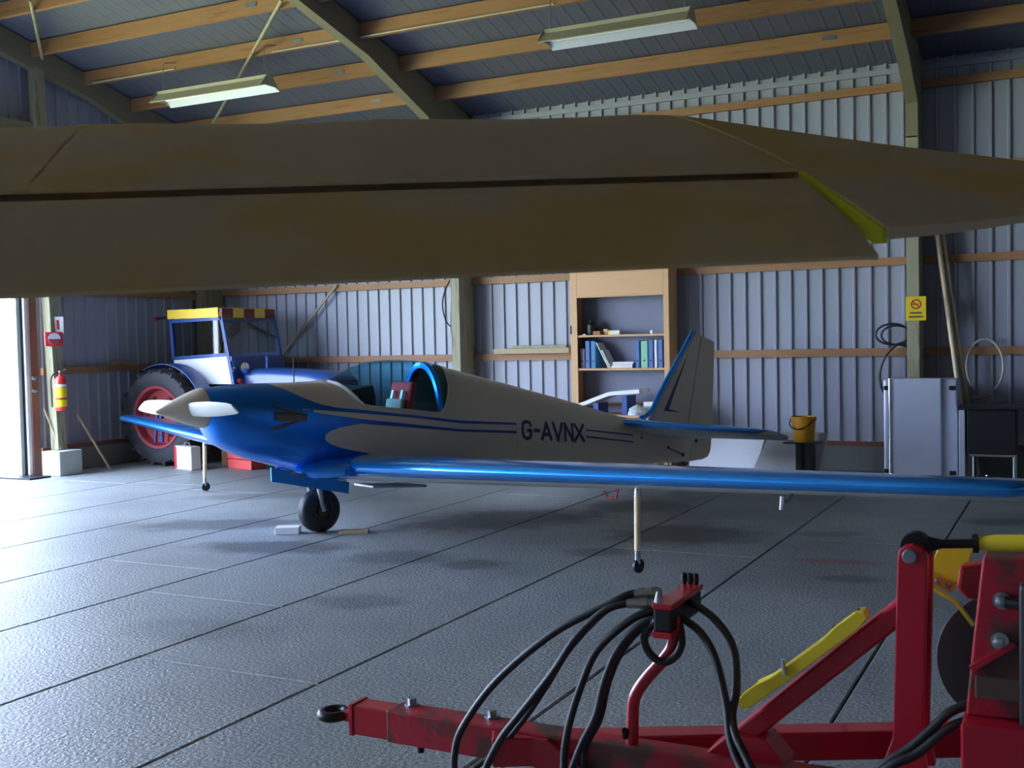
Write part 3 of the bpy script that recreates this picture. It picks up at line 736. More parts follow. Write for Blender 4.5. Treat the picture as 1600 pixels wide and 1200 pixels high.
# bare cut-out wall beside the aileron
rib = [(.025, .050), (.19, .133), (.355, .212), (.355, .150), (.19, .082), (.06, .026), (.025, .024)]
MB().prism(rib, lambda a, b, t: (t, a, b), .826, .836).obj('aileron_bay_rib', M['fabriccleanlit'], ywing)
# drooped aileron
sec = [(.0, .006), (.1, .068), (.2, .127), (.28, .172), (.315, .190), (.335, .188), (.345, .172), (.338, .150), (.31, .132), (.2, .078), (.1, .030), (.0, -.006), (-.004, 0)]
ss2 = sorted(set([round(-4.2+.085*i, 4) for i in range(60) if -4.2+.085*i < .80]+[.745, .78, .812]))
rg = []
for s in ss2:
    k = .6*sag(s); sh = 1.0
    e = 0.0 if s < .74 else (s-.74)/.065*.02
    rg.append([(s-(0 if c > .05 else e*.0), c+(e if c < .02 else 0), v+(k if .05 < c < .28 else 0)) for c, v in sec])
MB().loft(rg).obj('aileron', M['fabric'], ywing, smooth=True, angle=45)
for s in (-.75, .0, -1.43):
    q = []
    for c, v in TOPW[:9]: q += [(s-.012, c, v+sag(s)+.0025), (s+.012, c, v+sag(s)+.0025)]
    MB().add(q, [(2*i, 2*i+1, 2*i+3, 2*i+2) for i in range(8)]).obj('rib_tape', M['fabric'], ywing)

# ================================================================ TRACTOR
TX, TY = -10.0, 11.5
tr = tag(empty('tractor', (TX, TY, 0)), 'old blue tractor with white cab panel and yellow cab roof edge, in the back corner', 'tractor')
O = Vector((TX, TY, 0))
def tp(mb, name, m_, smooth=False, bevel=0, parent=None):
    if parent is None:
        mb.v = [tuple(Vector(p)-O) for p in mb.v]
        return mb.obj(name, m_, tr, smooth, bevel)
    mb.v = [tuple(Vector(p)-O) for p in mb.v]
    return mb.obj(name, m_, parent, smooth, bevel)
def big_tyre(cx_, cy, R, w, r_in, lugs, name):
    mb = MB().lathe([(r_in, -w*.36), (r_in+.05, -w*.46), (R*.82, -w*.5), (R*.93, -w*.45), (R*.965, -w*.25), (R*.97, 0), (R*.965, w*.25), (R*.93, w*.45), (R*.82, w*.5), (r_in+.05, w*.46), (r_in, w*.36)], (cx_, cy, R), (0, 1, 0), 40, cap=False)
    for i in range(lugs):
        a = 2*PI*i/lugs
        for s in (1, -1):
            a2 = a+(PI/lugs if s > 0 else 0)
            p = (cx_+R*.965*math.cos(a2), cy+s*w*.02, R+R*.965*math.sin(a2)); q = (cx_+R*.95*math.cos(a2+.16), cy+s*w*.48, R+R*.95*math.sin(a2+.16))
            mb.bar(p, q, .045, .05, (math.cos(a2), 0, math.sin(a2)))
    return tp(mb, name, M['tyre'], True)
for cy, s in ((10.70, -1), (12.26, 1)):
    big_tyre(-10.42, cy, .62, .36, .36, 20, 'rear_tyre')
    rim = tp(MB().lathe([(.385, .15*s), (.40, .17*s), (.365, .16*s), (.34, .06*s), (.20, .03*s), (.12, .08*s), (.08, .10*s), (.0, .10*s)], (-10.42, cy, .62), (0, 1, 0), 36, cap=False), 'rear_rim', M['redrim'], True)
    for k in range(6):
        a = 2*PI*k/6; tp(MB().lathe([(0, 0), (.022, 0), (.022, .02), (0, .022)], (-10.42+.27*math.cos(a), cy+.045*s, .62+.27*math.sin(a)), (0, s, 0), 8), 'wheel_nut', M['darksteel'], parent=rim)
    for dx in (-.06, .06):
        tp(MB().bar((-10.42+dx, cy+.14*s, .30), (-10.42+dx*.4, cy+.12*s, .72), .03, .03, (0, 1, 0)), 'wheel_bracket', M['blue'], parent=rim)
    q = []
    for i in range(11):
        a = rad(118-9*i); x = -10.42+.665*math.cos(a); z = .62+.665*math.sin(a); y0_ = cy-.06 if s < 0 else cy-.2; y1_ = cy+.2 if s < 0 else cy+.06; q.append([(x, y0_, z), (x, y1_, z), (x+.012*math.cos(a), y1_, z+.012*math.sin(a)), (x+.012*math.cos(a), y0_, z+.012*math.sin(a))])
    tp(MB().loft(q), 'rear_fender', M['blue'], True)
    big_tyre(-8.35, 10.98 if s < 0 else 12.02, .36, .20, .19, 0, 'front_tyre')
    tp(MB().lathe([(.20, .06*s), (.19, .03*s), (.08, .02*s), (.06, .07*s), (0, .07*s)], (-8.35, 10.98 if s < 0 else 12.02, .36), (0, 1, 0), 24, cap=False), 'front_rim', M['redrim'], True)
tp(MB().box((-10.75, 11.15, .42), (-9.5, 11.85, .85)), 'transmission', M['darksteel'], bevel=.05)
tp(MB().box((-9.6, 11.25, .45), (-8.2, 11.75, .85)), 'engine', M['darksteel'], bevel=.04)
hr = []
for x, zt_, hw_ in ((-9.62, 1.21, .34), (-9.2, 1.20, .32), (-8.6, 1.17, .29), (-8.25, 1.13, .27), (-8.18, 1.08, .25)):
    hr.append([(x, 11.5+y*hw_, z) for y, z in ((-1, .82), (-1, zt_-.10), (-.93, zt_-.035), (-.75, zt_), (0, zt_+.012), (.75, zt_), (.93, zt_-.035), (1, zt_-.10), (1, .82))])
tp(MB().loft(hr), 'hood', M['blue'], True)
tp(MB().box((-8.19, 11.28, .55), (-8.14, 11.72, 1.05)), 'grille', M['darksteel'], bevel=.02)
tp(MB().tube([(-9.30, 11.36, 1.18), (-9.30, 11.36, 1.30), (-9.29, 11.36, 1.36)], [.02, .02, .034], 10), 'exhaust_pipe', M['blue'], True)
tp(MB().tube([(-8.35, 11.02, .36), (-8.35, 11.98, .36)], .045, 10), 'front_axle', M['blue'], True)
# cab
yn, yf_ = 11.0, 12.05
def side(poly, y, name, m_, t=.03, parent=None): return tp(MB().prism(poly, lambda a, b, t_: (a, t_, b), y, y+t), name, m_, parent=parent)
for y in (yn, yf_-.03):
    door_ = side([(-10.55, 1.34), (-10.53, 1.25), (-10.35, 1.20), (-10.05, 1.02), (-9.58, 1.02), (-9.63, 1.38)], y, 'cab_side_panel', M['whitepaint'])
    side([(-10.53, 1.36), (-10.55, 1.83), (-9.74, 1.85), (-9.66, 1.40)], y+.01, 'side_window', M['pane'], .008)
    for p, q in (((-10.55, 1.33), (-10.58, 1.88)), ((-9.56, 1.02), (-9.73, 1.88)), ((-10.55, 1.355), (-9.65, 1.395)), ((-10.58, 1.84), (-9.72, 1.86))):
        tp(MB().bar((p[0], y+.015, p[1]), (q[0], y+.015, q[1]), .045, .045), 'cab_frame_bar', M['blue'])
wf = lambda z: -9.60-(z-1.34)*.24
ws_ = tp(MB().add([(wf(1.36), yn+.03, 1.36), (wf(1.36), yf_-.03, 1.36), (wf(1.84), yf_-.03, 1.84), (wf(1.84), yn+.03, 1.84), (wf(1.36)+.008, yn+.03, 1.36), (wf(1.36)+.008, yf_-.03, 1.36), (wf(1.84)+.008, yf_-.03, 1.84), (wf(1.84)+.008, yn+.03, 1.84)],
            [(0, 1, 2, 3), (7, 6, 5, 4), (0, 4, 5, 1), (1, 5, 6, 2), (2, 6, 7, 3), (3, 7, 4, 0)]), 'windscreen', M['pane'])
tp(MB().bar((wf(1.34), yn, 1.34), (wf(1.34), yf_, 1.34), .05, .06), 'screen_bottom_rail', M['blue'])
tp(MB().bar((wf(1.80)+.03, 11.45, 1.80), (wf(1.58)+.03, 11.95, 1.60), .02, .02), 'wiper', M['black'], parent=ws_)
tp(MB().bar((wf(1.2)-.02, yn+.02, 1.18), (wf(1.2)-.02, yf_-.02, 1.18), .03, .30), 'cowl_panel', M['blue'])
roof_ = tp(MB().add([(-10.62, yn, 1.87), (-9.74, yn, 1.88), (-9.74, yf_, 1.88), (-10.62, yf_, 1.87), (-10.60, yn, 1.98), (-9.78, yn, 2.0), (-9.78, yf_, 2.0), (-10.6, yf_, 1.98)],
            [(0, 3, 2, 1), (4, 5, 6, 7), (0, 1, 5, 4), (1, 2, 6, 5), (2, 3, 7, 6), (3, 0, 4, 7)]), 'cab_roof', M['tyellow'])
tp(MB().box((-10.62, yn-.02, 1.87), (-9.76, yn, 1.99)), 'roof_side_strip', M['tyellow'], bevel=.004, parent=roof_)
n = 5
for i in range(n):
    ya = yn+(yf_-yn)*i/n; yb = yn+(yf_-yn)*(i+1)/n
    tp(MB().box((-9.75, ya, 1.87), (-9.71, yb, 1.985)), 'visor_stripe', M['tdred'] if i % 2 == 0 else M['tyellow'], parent=roof_)
arm_ = tp(MB().tube([(-10.60, yn, 1.90), (-10.80, yn-.02, 1.88)], .018, 8), 'lamp_arm', M['darksteel'])
tp(MB().lathe([(0, 0), (.03, 0), (.032, .03), (0, .04)], (-10.80, yn-.02, 1.88), (-1, 0, 0), 12), 'marker_lamp', M['signred'], parent=arm_)
tp(MB().lathe([(0, 0), (.05, 0), (.07, .05), (.07, .07), (0, .08)], (wf(1.2)+.03, 11.14, 1.22), (1, -.2, 0), 18), 'headlamp', M['chrome'], True)
tp(MB().lathe([(0, 0), (.028, 0), (.03, .03), (0, .035)], (-9.50, 11.05, 1.06), (1, -.5, 0), 12), 'side_lamp', M['signred'])
tp(MB().bar((-9.95, 11.2, 1.40), (-9.80, 11.2, 1.78), .02, .02), 'inner_strut', M['darksteel'])
tp(MB().bar((-9.86, 11.25, 1.42), (-9.86, 11.25, 1.62), .08, .05), 'seat_back', M['card'])
tp(MB().box((-10.4, 11.25, .95), (-9.95, 11.75, 1.08)), 'driver_seat', M['black'], bevel=.03)

# ================================================================ RED TOWED MACHINE IN THE FOREGROUND
IO = Vector((-1.0, 2.95, 0))
im = tag(empty('towed_implement', IO), 'red towed farm implement with drawbar eye, black hydraulic hoses and yellow link arms', 'implement')
def ip(mb, name, m_, smooth=False, bevel=0, parent=None):
    mb.v = [tuple(Vector(p)-IO) for p in mb.v]
    return mb.obj(name, m_, parent or im, smooth, bevel)
beam_ = ip(MB().box((-1.95, 2.908, .238), (.5, 3.002, .342)), 'drawbar_beam', M['redworn'], bevel=.006)
ip(MB().box((-2.08, 2.913, .243), (-1.93, 2.997, .337)), 'drawbar_nose', M['red'], bevel=.004)
ip(MB().box((-2.095, 2.909, .239), (-2.08, 3.001, .341)), 'end_plate', M['red'], bevel=.002)
ip(MB().box((-2.14, 2.935, .272), (-2.09, 2.975, .306)), 'eye_shank', M['redworn'], bevel=.004)
ring = [(-2.178+.038*math.cos(2*PI*i/28), 2.945+.042*math.sin(2*PI*i/28), .289) for i in range(29)]
ip(MB().tube(ring, .0165, 10, cap=False), 'tow_eye', M['darksteel'], True)
for bx in (-1.90, -1.61):
    ip(MB().lathe([(.024, 0), (.024, .004), (.014, .004), (.014, .022), (0, .022)], (bx, 2.985, .342), (0, 0, 1), 6), 'beam_bolt', M['galv'], parent=beam_)
    ip(MB().lathe([(.012, 0), (.012, -.03), (0, -.03)], (bx+.05, 2.95, .238), (0, 0, 1), 8), 'bolt_end', M['darksteel'], parent=beam_)
ip(MB().bar((-1.55, 2.87, .292), (.35, 3.83, .292), .085, .085), 'brace_beam', M['red'], bevel=.006)
ip(MB().prism([(-1.52, .325), (-1.38, .335), (-1.16, .21), (-1.36, .20)], lambda a, b, t: (a, t, b), 2.885, 2.908), 'gusset_plate', M['red'], bevel=.003)
ip(MB().prism([(-.93, .335), (-.86, .40), (-.76, .40), (-.70, .335)], lambda a, b, t: (a, t, b), 2.965, 3.075), 'foot_gusset', M['red'], bevel=.004)
# hose carrier
ip(MB().tube(spline([(-1.138, 2.95, .335), (-1.135, 2.95, .42), (-1.128, 2.95, .475), (-1.095, 2.95, .53), (-1.035, 2.95, .60), (-1.012, 2.95, .64), (-1.008, 2.95, .70), (-1.008, 2.95, .72)], 5), .018, 12), 'hose_post', M['red'], True)
ip(MB().tube([(-1.155, 2.94, .36), (-1.150, 2.925, .385)], .010, 8), 'clamp_screw', M['darksteel'])
ctop = ip(MB().box((-1.048, 2.88, .752), (-.990, 3.17, .768)), 'carrier_top_plate', M['red'], bevel=.003)
ip(MB().box((-1.044, 2.885, .690), (-.994, 3.16, .752)), 'coupler_block', M['black'], bevel=.004)
ip(MB().box((-1.048, 2.88, .672), (-.990, 2.98, .690)), 'carrier_bottom_plate', M['red'], bevel=.003)
for i in range(3):
    ip(MB().lathe([(.006, 0), (.009, .01), (.009, .03), (.004, .034)], (-1.042+.018*i, 3.15, .768), (0, 0, 1), 10), 'dust_cap', M['black'], True, parent=ctop)
ip(MB().lathe([(.012, 0), (.004, .03), (0, .032)], (-1.035, 2.90, .768), (0, 0, 1), 10), 'carrier_pin', M['galv'], parent=ctop)
HOSES = [
 [(-1.062, 2.98, 0.781), (-1.135, 2.958, 0.771), (-1.195, 2.935, 0.741), (-1.362, 2.912, 0.646), (-1.539, 2.89, 0.492), (-1.643, 2.867, 0.35), (-1.664, 2.845, 0.273), (-1.648, 2.822, 0.205), (-1.578, 2.8, 0.158), (-1.35, 2.9, .14)],
 [(-1.073, 2.96, 0.753), (-1.134, 2.94, 0.749), (-1.203, 2.92, 0.725), (-1.285, 2.9, 0.644), (-1.349, 2.88, 0.544), (-1.443, 2.86, 0.42), (-1.508, 2.84, 0.332), (-1.555, 2.82, 0.231), (-1.567, 2.8, 0.16), (-1.4, 2.88, .12)],
 [(-1.076, 2.98, 0.752), (-1.13, 2.96, 0.748), (-1.201, 2.94, 0.724), (-1.309, 2.92, 0.61), (-1.373, 2.9, 0.505), (-1.441, 2.88, 0.399), (-1.533, 2.86, 0.287), (-1.61, 2.84, 0.215), (-1.58, 2.86, .13), (-1.35, 2.92, .1)],
 [(-1.054, 2.94, 0.736), (-1.121, 2.917, 0.708), (-1.214, 2.893, 0.62), (-1.255, 2.87, 0.526), (-1.289, 2.847, 0.406), (-1.296, 2.823, 0.304), (-1.27, 2.8, 0.229), (-1.15, 2.85, .16)],
 [(-1.042, 2.92, 0.72), (-1.095, 2.903, 0.694), (-1.15, 2.886, 0.629), (-1.186, 2.869, 0.541), (-1.208, 2.851, 0.441), (-1.243, 2.834, 0.365), (-1.27, 2.817, 0.287), (-1.28, 2.8, 0.228), (-1.2, 2.84, .13)],
 [(-1.049, 2.94, 0.709), (-1.091, 2.923, 0.687), (-1.147, 2.906, 0.617), (-1.182, 2.889, 0.53), (-1.202, 2.871, 0.43), (-1.238, 2.854, 0.352), (-1.24, 2.837, 0.275), (-1.224, 2.82, 0.229), (-1.12, 2.86, .15)],
 [(-1.0, 3.06, .735), (-0.955, 3.02, 0.734), (-0.898, 2.99, 0.708), (-0.85, 2.96, 0.663), (-0.827, 2.93, 0.614), (-0.819, 2.9, 0.545), (-0.822, 2.87, 0.494), (-0.807, 2.84, 0.453), (-0.772, 2.81, 0.41), (-0.722, 2.78, 0.354), (-.6, 2.78, .24)],
 [(-0.993, 2.98, 0.709), (-0.934, 2.951, 0.684), (-0.89, 2.923, 0.639), (-0.858, 2.894, 0.571), (-0.835, 2.866, 0.504), (-0.819, 2.837, 0.437), (-0.788, 2.809, 0.385), (-0.747, 2.78, 0.341), (-.65, 2.78, .22)],
 [(-1.045, 2.91, 0.715), (-1.081, 2.915, 0.669), (-1.079, 2.92, 0.631), (-1.054, 2.92, 0.603), (-1.024, 2.92, 0.597), (-0.995, 2.925, 0.616), (-0.982, 2.935, 0.646), (-0.988, 2.95, 0.677), (-1.0, 2.97, 0.70)],
 [(-.60, 2.78, .22), (-0.441, 2.8, 0.424), (-0.367, 2.81, 0.488), (-0.317, 2.82, 0.539), (-0.274, 2.83, 0.585), (-0.21, 2.85, 0.615)],
 [(-.62, 2.76, .20), (-0.431, 2.78, 0.425), (-0.351, 2.795, 0.48), (-0.301, 2.81, 0.526), (-0.26, 2.825, 0.558), (-0.205, 2.85, 0.573)]]
for i, h in enumerate(HOSES):
    ip(MB().tube(spline(h, 6), .0115 if i not in (2, 5) else .009, 10), 'hydraulic_hose', M['rubber'], True)
for (a, b_) in (((-1.05, 2.975, .778), (-1.125, 2.955, .772)), ((-1.05, 2.95, .752), (-1.140, 2.935, .747))):
    ip(MB().tube([a, Vector(a).lerp(Vector(b_), .35), Vector(a).lerp(Vector(b_), .36), Vector(a).lerp(Vector(b_), .6), Vector(a).lerp(Vector(b_), .61), b_], [.014, .014, .017, .017, .0135, .0135], 8), 'hose_coupling', M['galv'])
# diagonal strut, yellow link, upright, top link
ip(MB().bar((-.86, 3.02, .362), (-.38, 3.02, .806), .070, .056, (0, 0, 1)), 'diagonal_strut', M['red'], bevel=.008)
link_y = MB(); dd = Vector((-.5+.822, 0, .768-.494)).normalized(); nn = Vector((-dd.z, 0, dd.x))
pA, pB = Vector((-.822, 2.97, .494)), Vector((-.50, 2.97, .768))
prof = [(-.0, .012), (.03, .020), (.07, .020), (.12, .011), (.30, .011), (.35, .018), (.42, .018), (.437, .006), (.437, -.012), (.40, -.020), (.33, -.022), (.12, -.022), (.08, -.022), (.02, -.020), (0, -.01)]
larm = ip(link_y.prism(prof, lambda a, b, t: tuple(pA+dd*a+nn*b+Vector((0, t, 0))), -.032, .032), 'link_arm', M['yellow'], bevel=.003)
ip(MB().prism([(.012, .0), (.07, .0), (.07, .022), (.012, .022)], lambda a, b, t: tuple(pA+dd*a+nn*b+Vector((0, t, 0))), -.014, .014), 'link_slot', M['soot'], parent=larm)
ip(MB().prism([(.33, .004), (.425, .004), (.425, .0195), (.34, .0195)], lambda a, b, t: tuple(pA+dd*a+nn*b+Vector((0, t, 0))), -.010, .010), 'link_slot', M['soot'], parent=larm)
ip(MB().tube([pA+dd*.185+nn*.03+Vector((0, -.035, 0)), pA+dd*.16-nn*.005+Vector((0, -.037, 0))], .006, 8), 'spring_clip', M['chrome'], parent=larm)
ip(MB().prism([(-.408, .930), (-.404, .948), (-.392, .960), (-.372, .965), (-.352, .960), (-.340, .948), (-.336, .930), (-.350, .451), (-.334, .36), (-.465, .342), (-.423, .465)], lambda a, b, t: (a, t, b), 2.935, 2.965), 'upright_plate', M['red'], bevel=.004)
ip(MB().prism([(-.408, .930), (-.404, .948), (-.392, .960), (-.372, .965), (-.352, .960), (-.340, .948), (-.336, .930), (-.350, .451), (-.334, .36), (-.465, .342), (-.423, .465)], lambda a, b, t: (a, t, b), 3.06, 3.09), 'upright_plate', M['red'], bevel=.004)
ip(MB().lathe([(.016, -.022), (.036, -.022), (.038, 0), (.036, .022), (.016, .022)], (-.372, 3.01, .950), (0, 1, 0), 24), 'link_eye', M['darksteel'], True)
ip(MB().lathe([(0, -.02), (.016, -.02), (.019, -.012), (.019, .17), (0, .17)], (-.377, 2.935, .937), (0, 1, 0), 16), 'hitch_pin', M['galv'], True)
ip(MB().tube([(-.345, 3.01, .955), (-.31, 3.01, .958), (-.22, 3.01, .965)], [.022, .012, .012], 12), 'top_link_screw', M['darksteel'], True)
ip(MB().lathe([(.014, 0), (.024, 0), (.024, .012), (.014, .012)], (-.236, 3.01, .964), (1, 0, .07), 14), 'lock_nut', M['darksteel'])
ip(MB().tube([(-.222, 3.01, .965), (-.205, 3.01, .966), (-.185, 3.01, .967), (.3, 3.01, 1.0)], [.016, .019, .022, .022], 14), 'top_link_barrel', M['yellow'], True)
# headstock on the right
hstk = ip(MB().prism([(-.199, .968), (-.05, .975), (.05, .90), (.05, .60), (-.238, .590), (-.222, .757)], lambda a, b, t: (a, t, b), 2.80, 2.90), 'headstock_plate', M['redworn'], bevel=.005)
ip(MB().box((-.243, 2.73, .02), (.30, 3.0, .592)), 'headstock_box', M['red'], bevel=.006)
ip(MB().bar((-.225, 2.795, .705), (-.13, 2.795, .775), .012, .014), 'weld_rib', M['red'], parent=hstk)
ip(MB().box((-.215, 2.785, .640), (-.10, 2.80, .690)), 'maker_plate', M['soot'], bevel=.002, parent=hstk)
for (x, z, m_) in ((-.158, .872, 'galv'), (-.163, .778, 'chrome')):
    ip(MB().lathe([(.02, 0), (.02, .008), (.014, .008), (.013, .024), (.006, .028), (0, .028)], (x, 2.80, z), (0, -1, 0), 14), 'bolt', M[m_], True, parent=hstk)
ip(MB().tube([(-.150, 2.785, .872), (-.105, 2.77, .872)], .013, 10), 'pin_shank', M['darksteel'])
ip(MB().box((-.118, 2.715, .60), (.20, 2.80, .93)), 'dark_shade_box', M['black'], bevel=.012)  # black box added to stand in for the deep shadow at this end
ip(MB().tube([(-.075, 2.74, .30), (-.085, 2.74, .84)], .028, 14), 'hydraulic_ram', M['black'], True)
ip(MB().tube([(-.085, 2.74, .83), (-.088, 2.74, .94)], .013, 12), 'ram_rod', M['chrome'], True)
# yellow bolted bracket and red casting behind the upright
br = ip(MB().prism([(-.372, .818), (-.362, .852), (-.350, .884), (-.338, .912), (-.30, .925), (-.25, .915), (-.272, .850), (-.305, .792), (-.335, .804)], lambda a, b, t: (a, t, b), 3.20, 3.212), 'bracket_plate', M['yellow'], bevel=.002)
q = [(-.375, .818), (-.332, .792), (-.296, .773), (-.25, .712)]
mb = MB()
for a, b_ in zip(q[:-1], q[1:]): mb.bar((a[0], 3.19, a[1]), (b_[0], 3.19, b_[1]), .022, .008)
ip(mb, 'bracket_flange', M['yellow'], parent=br)
for (x, z) in ((-.362, .836), (-.338, .824), (-.313, .814)):
    ip(MB().lathe([(.009, 0), (.009, .008), (0, .010)], (x, 3.20, z), (0, -1, 0), 8), 'bracket_bolt', M['chrome'], parent=br)
ip(MB().prism([(-.276, .885), (-.20, .897), (-.20, .794), (-.258, .800), (-.284, .826)], lambda a, b, t: (a, t, b), 3.10, 3.17), 'gear_casting', M['red'], bevel=.010)
for cx_, cy_ in ((-.235, 4.55), (-.10, 4.42)):
    ip(MB().lathe([(0, -.008), (.05, -.02), (.18, -.010), (.255, 0), (.256, .006), (.18, .0), (.05, -.01), (0, 0)], (cx_, cy_, .256), (-.25, 1, 0), 44), 'cutting_disc', M['disc'], True)
ip(MB().tube([(-.235, 4.55, .256), (.25, 3.9, .30), (.28, 3.2, .30), (.2, 2.95, .30)], .03, 10), 'disc_arm', M['darksteel'])

# ================================================================ CEILING LIGHT FIXTURES
def fixture(x0, x1, y, z, label):
    t = tag(empty('fluorescent_fixture', ((x0+x1)/2, y, z)), label, 'ceiling light', 'hanging strip lights')
    h = (x1-x0)/2
    MB().prism([(-.05, .09), (.05, .09), (.05, .02), (-.05, .02)], lambda a, b, t_: (t_, a, b), -h, h).obj('ballast_channel', M['fixture'], t, bevel=.004)
    for s in (-1, 1):
        MB().prism([(s*.045, .055), (s*.17, -.055), (s*.17, -.065), (s*.165, -.062), (s*.045, .045)], lambda a, b, t_: (t_, a, b), -h, h).obj('reflector', M['reflector'] if s > 0 else M['fixture'], t)
        MB().tube([(-h+.05, s*.045, -.005), (h-.05, s*.045, -.005)], .013, 10).obj('tube', M['tube'], t, smooth=True)
    MB().box((-h, -.05, .045), (h, .05, .05)).obj('tray', M['reflector'], t)
    for s in (-1, 1):
        MB().prism([(-.05, .09), (.05, .09), (.17, -.06), (.10, -.03), (-.10, -.03), (-.17, -.06)], lambda a, b, t_: (t_, a, b), s*h-.004, s*h+.004).obj('end_cap', M['fixture'], t)
        hx = s*(h-.06)
        zt = zr(PY[3])-.10-z
        MB().tube([(hx, 0, .09), (hx, 0, zt-.06), (hx, .04, zt-.03), (hx, PY[3]-y-.02, zt)], .006, 8).obj('hanger', M['galv'], t)
fixture(-9.62, -8.0, 9.95, 4.41, 'strip light fixture hanging near the gable end, left of the two')
fixture(-4.62, -3.14, 9.95, 4.41, 'strip light fixture hanging over the middle bay, right of the two')

# ================================================================ BOOKCASE AND WHAT IT HOLDS
BX0, BX1, BY0, BY1 = -5.40, -4.17, 12.20, 12.50
bc = tag(empty('bookcase', ((BX0+BX1)/2, BY1, 0)), 'tall open chipboard bookcase against the back wall holding ring binders', 'bookcase')
BO = Vector(((BX0+BX1)/2, BY1, 0))
def bp_(a, b, name, m_, bev=.003, parent=bc, O_=BO):
    mb = MB().box(a, b); mb.v = [tuple(Vector(p)-O_) for p in mb.v]; return mb.obj(name, m_, parent, bevel=bev)
bp_((BX0, BY0+.01, 0), (BX0+.025, BY1, 2.42), 'side_panel', M['chip'])
bp_((BX1-.025, BY0+.01, 0), (BX1, BY1, 2.42), 'side_panel', M['chip'])
bp_((BX0, BY0+.01, 2.40), (BX1, BY1, 2.425), 'top_panel', M['chip'])
bp_((BX0+.02, BY1-.012, 0), (BX1-.02, BY1-.004, 2.4), 'back_panel', M['greyback'])
bp_((BX0, BY0, 0), (BX0+.085, BY0+.02, 2.42), 'front_stile', M['chip'])
bp_((BX1-.065, BY0, 0), (BX1, BY0+.02, 2.42), 'front_stile', M['chip'])
bp_((BX0+.085, BY0, 2.0), (BX1-.065, BY0+.02, 2.42), 'front_fascia', M['chip'])
bp_((BX0+.085, BY0-.004, 1.985), (BX1-.065, BY0+.02, 2.0), 'fascia_edge', M['chip'])
for z in (1.53, 1.135, .72, .3, .06):
    bp_((BX0+.03, BY0+.01, z-.012), (BX1-.03, BY1-.012, z+.012), 'shelf', M['chip'])
bp_((BX0-.006, BY0-.006, 1.56), (BX0+.012, BY0, 1.66), 'door_hinge', M['darksteel'])
def binder(x, w, h, m_, label, lean=0.0, ring=True):
    t = tag(empty('ring_binder', (x, BY0+.06, 1.148), (0, lean, 0)), label, 'binder', 'binders on the middle shelf')
    sp = [(-w/2, .012), (-w/2+.006, 0), (w/2-.006, 0), (w/2, .012), (w/2, .22), (-w/2, .22)]
    MB().prism(sp, lambda a, b, z: (a, b, z), 0, h).obj('cover', M[m_], t)
    MB().box((-w/2+.006, .014, .006), (w/2-.006, .223, h-.008)).obj('pages', M['paper'], t)
    if ring: MB().lathe([(0, 0), (.012, 0), (.012, .003), (0, .003)], (0, 0, .085), (0, -1, 0), 14).obj('finger_ring', M['black'], t)
    return t
def bx(px): return -5.31+(px-903)*.00803
binder(bx(906.5), .065, .235, 'binderpurple', 'short mauve binder at the left end of the middle shelf')
binder(bx(915), .062, .325, 'binderblue', 'blue binder second from the left on the middle shelf')
binder(bx(924), .062, .322, 'binderteal', 'teal blue binder beside the leaning papers on the middle shelf')
binder(bx(993.5), .056, .318, 'binderblue', 'blue binder just left of the pale green one')
binder(bx(1004), .088, .312, 'bindergreen', 'pale green binder on the middle shelf')
binder(bx(1014), .060, .322, 'binderblue', 'blue binder just right of the pale green one')
binder(bx(1021.5), .036, .322, 'paper', 'thin white binder near the right end of the shelf', ring=False)
binder(bx(1028.5), .060, .322, 'binderblue', 'blue binder at the right end of the middle shelf')
def leaf(xb, xt, h, th, label):
    t = MB().prism([(xb, 0), (xb+th, 0), (xt+th, h), (xt, h)], lambda a, b, y: (a, y, b), 0, .21)
    o = t.obj('leaning_folder', M['paper'], None, bevel=.002); o.location = (0, BY0+.05, 1.148); tag(o, label, 'folder', 'leaning white folders')
leaf(bx(948), bx(928.5), .305, .014, 'taller white folder leaning left against the teal binder')
leaf(bx(951), bx(937.5), .215, .012, 'shorter white folder leaning behind the taller leaning folder')
for i, (w, m_, lb) in enumerate(((.27, 'paper', 'bottom wad of the white paper stack on the middle shelf'), (.25, 'whiteboard', 'middle wad of the white paper stack on the middle shelf'), (.26, 'paper', 'top wad of the white paper stack on the middle shelf'))):
    o = MB().box((-w/2, 0, 0), (w/2, .2, .024)).obj('paper_wad', M[m_], None, bevel=.004); o.location = (bx(970.5)+.008*(i-1), BY0+.05, 1.148+i*.0245); o.rotation_euler = (0, 0, .04*(i-1)); tag(o, lb, 'papers', 'paper stack')
def small(mb, name, m_, loc, label, cat, bev=.004, smooth=False, rz=0):
    o = mb.obj(name, m_, None, smooth, bev); o.location = loc; o.rotation_euler = (0, 0, rz); return tag(o, label, cat)
zs = 1.5425
small(MB().lathe([(.0, 0), (.05, 0), (.058, .02), (.058, .12), (.03, .15), (.028, .17), (0, .17)], n=18), 'dark_jar', M['black'], (bx(919), BY0+.12, zs), 'dark jar at the left of the top shelf', 'jar', 0, True)
small(MB().box((-.045, 0, 0), (.045, .07, .045)), 'small_carton', M['card'], (bx(931), BY0+.04, zs), 'small brown carton on the top shelf', 'box')
small(MB().box((-.03, 0, 0), (.03, .05, .068)), 'small_carton', M['chip'], (bx(942), BY0+.1, zs), 'small upright tan carton on the top shelf', 'box')
t = small(MB().box((-.05, 0, 0), (.07, .08, .05)), 'oil_carton', M['paper'], (bx(959), BY0+.03, zs), 'white carton with a yellow end on the top shelf', 'box')
o = MB().box((-.075, .002, .001), (-.0505, .078, .049)).obj('end_flap', M['exyellow'], t)
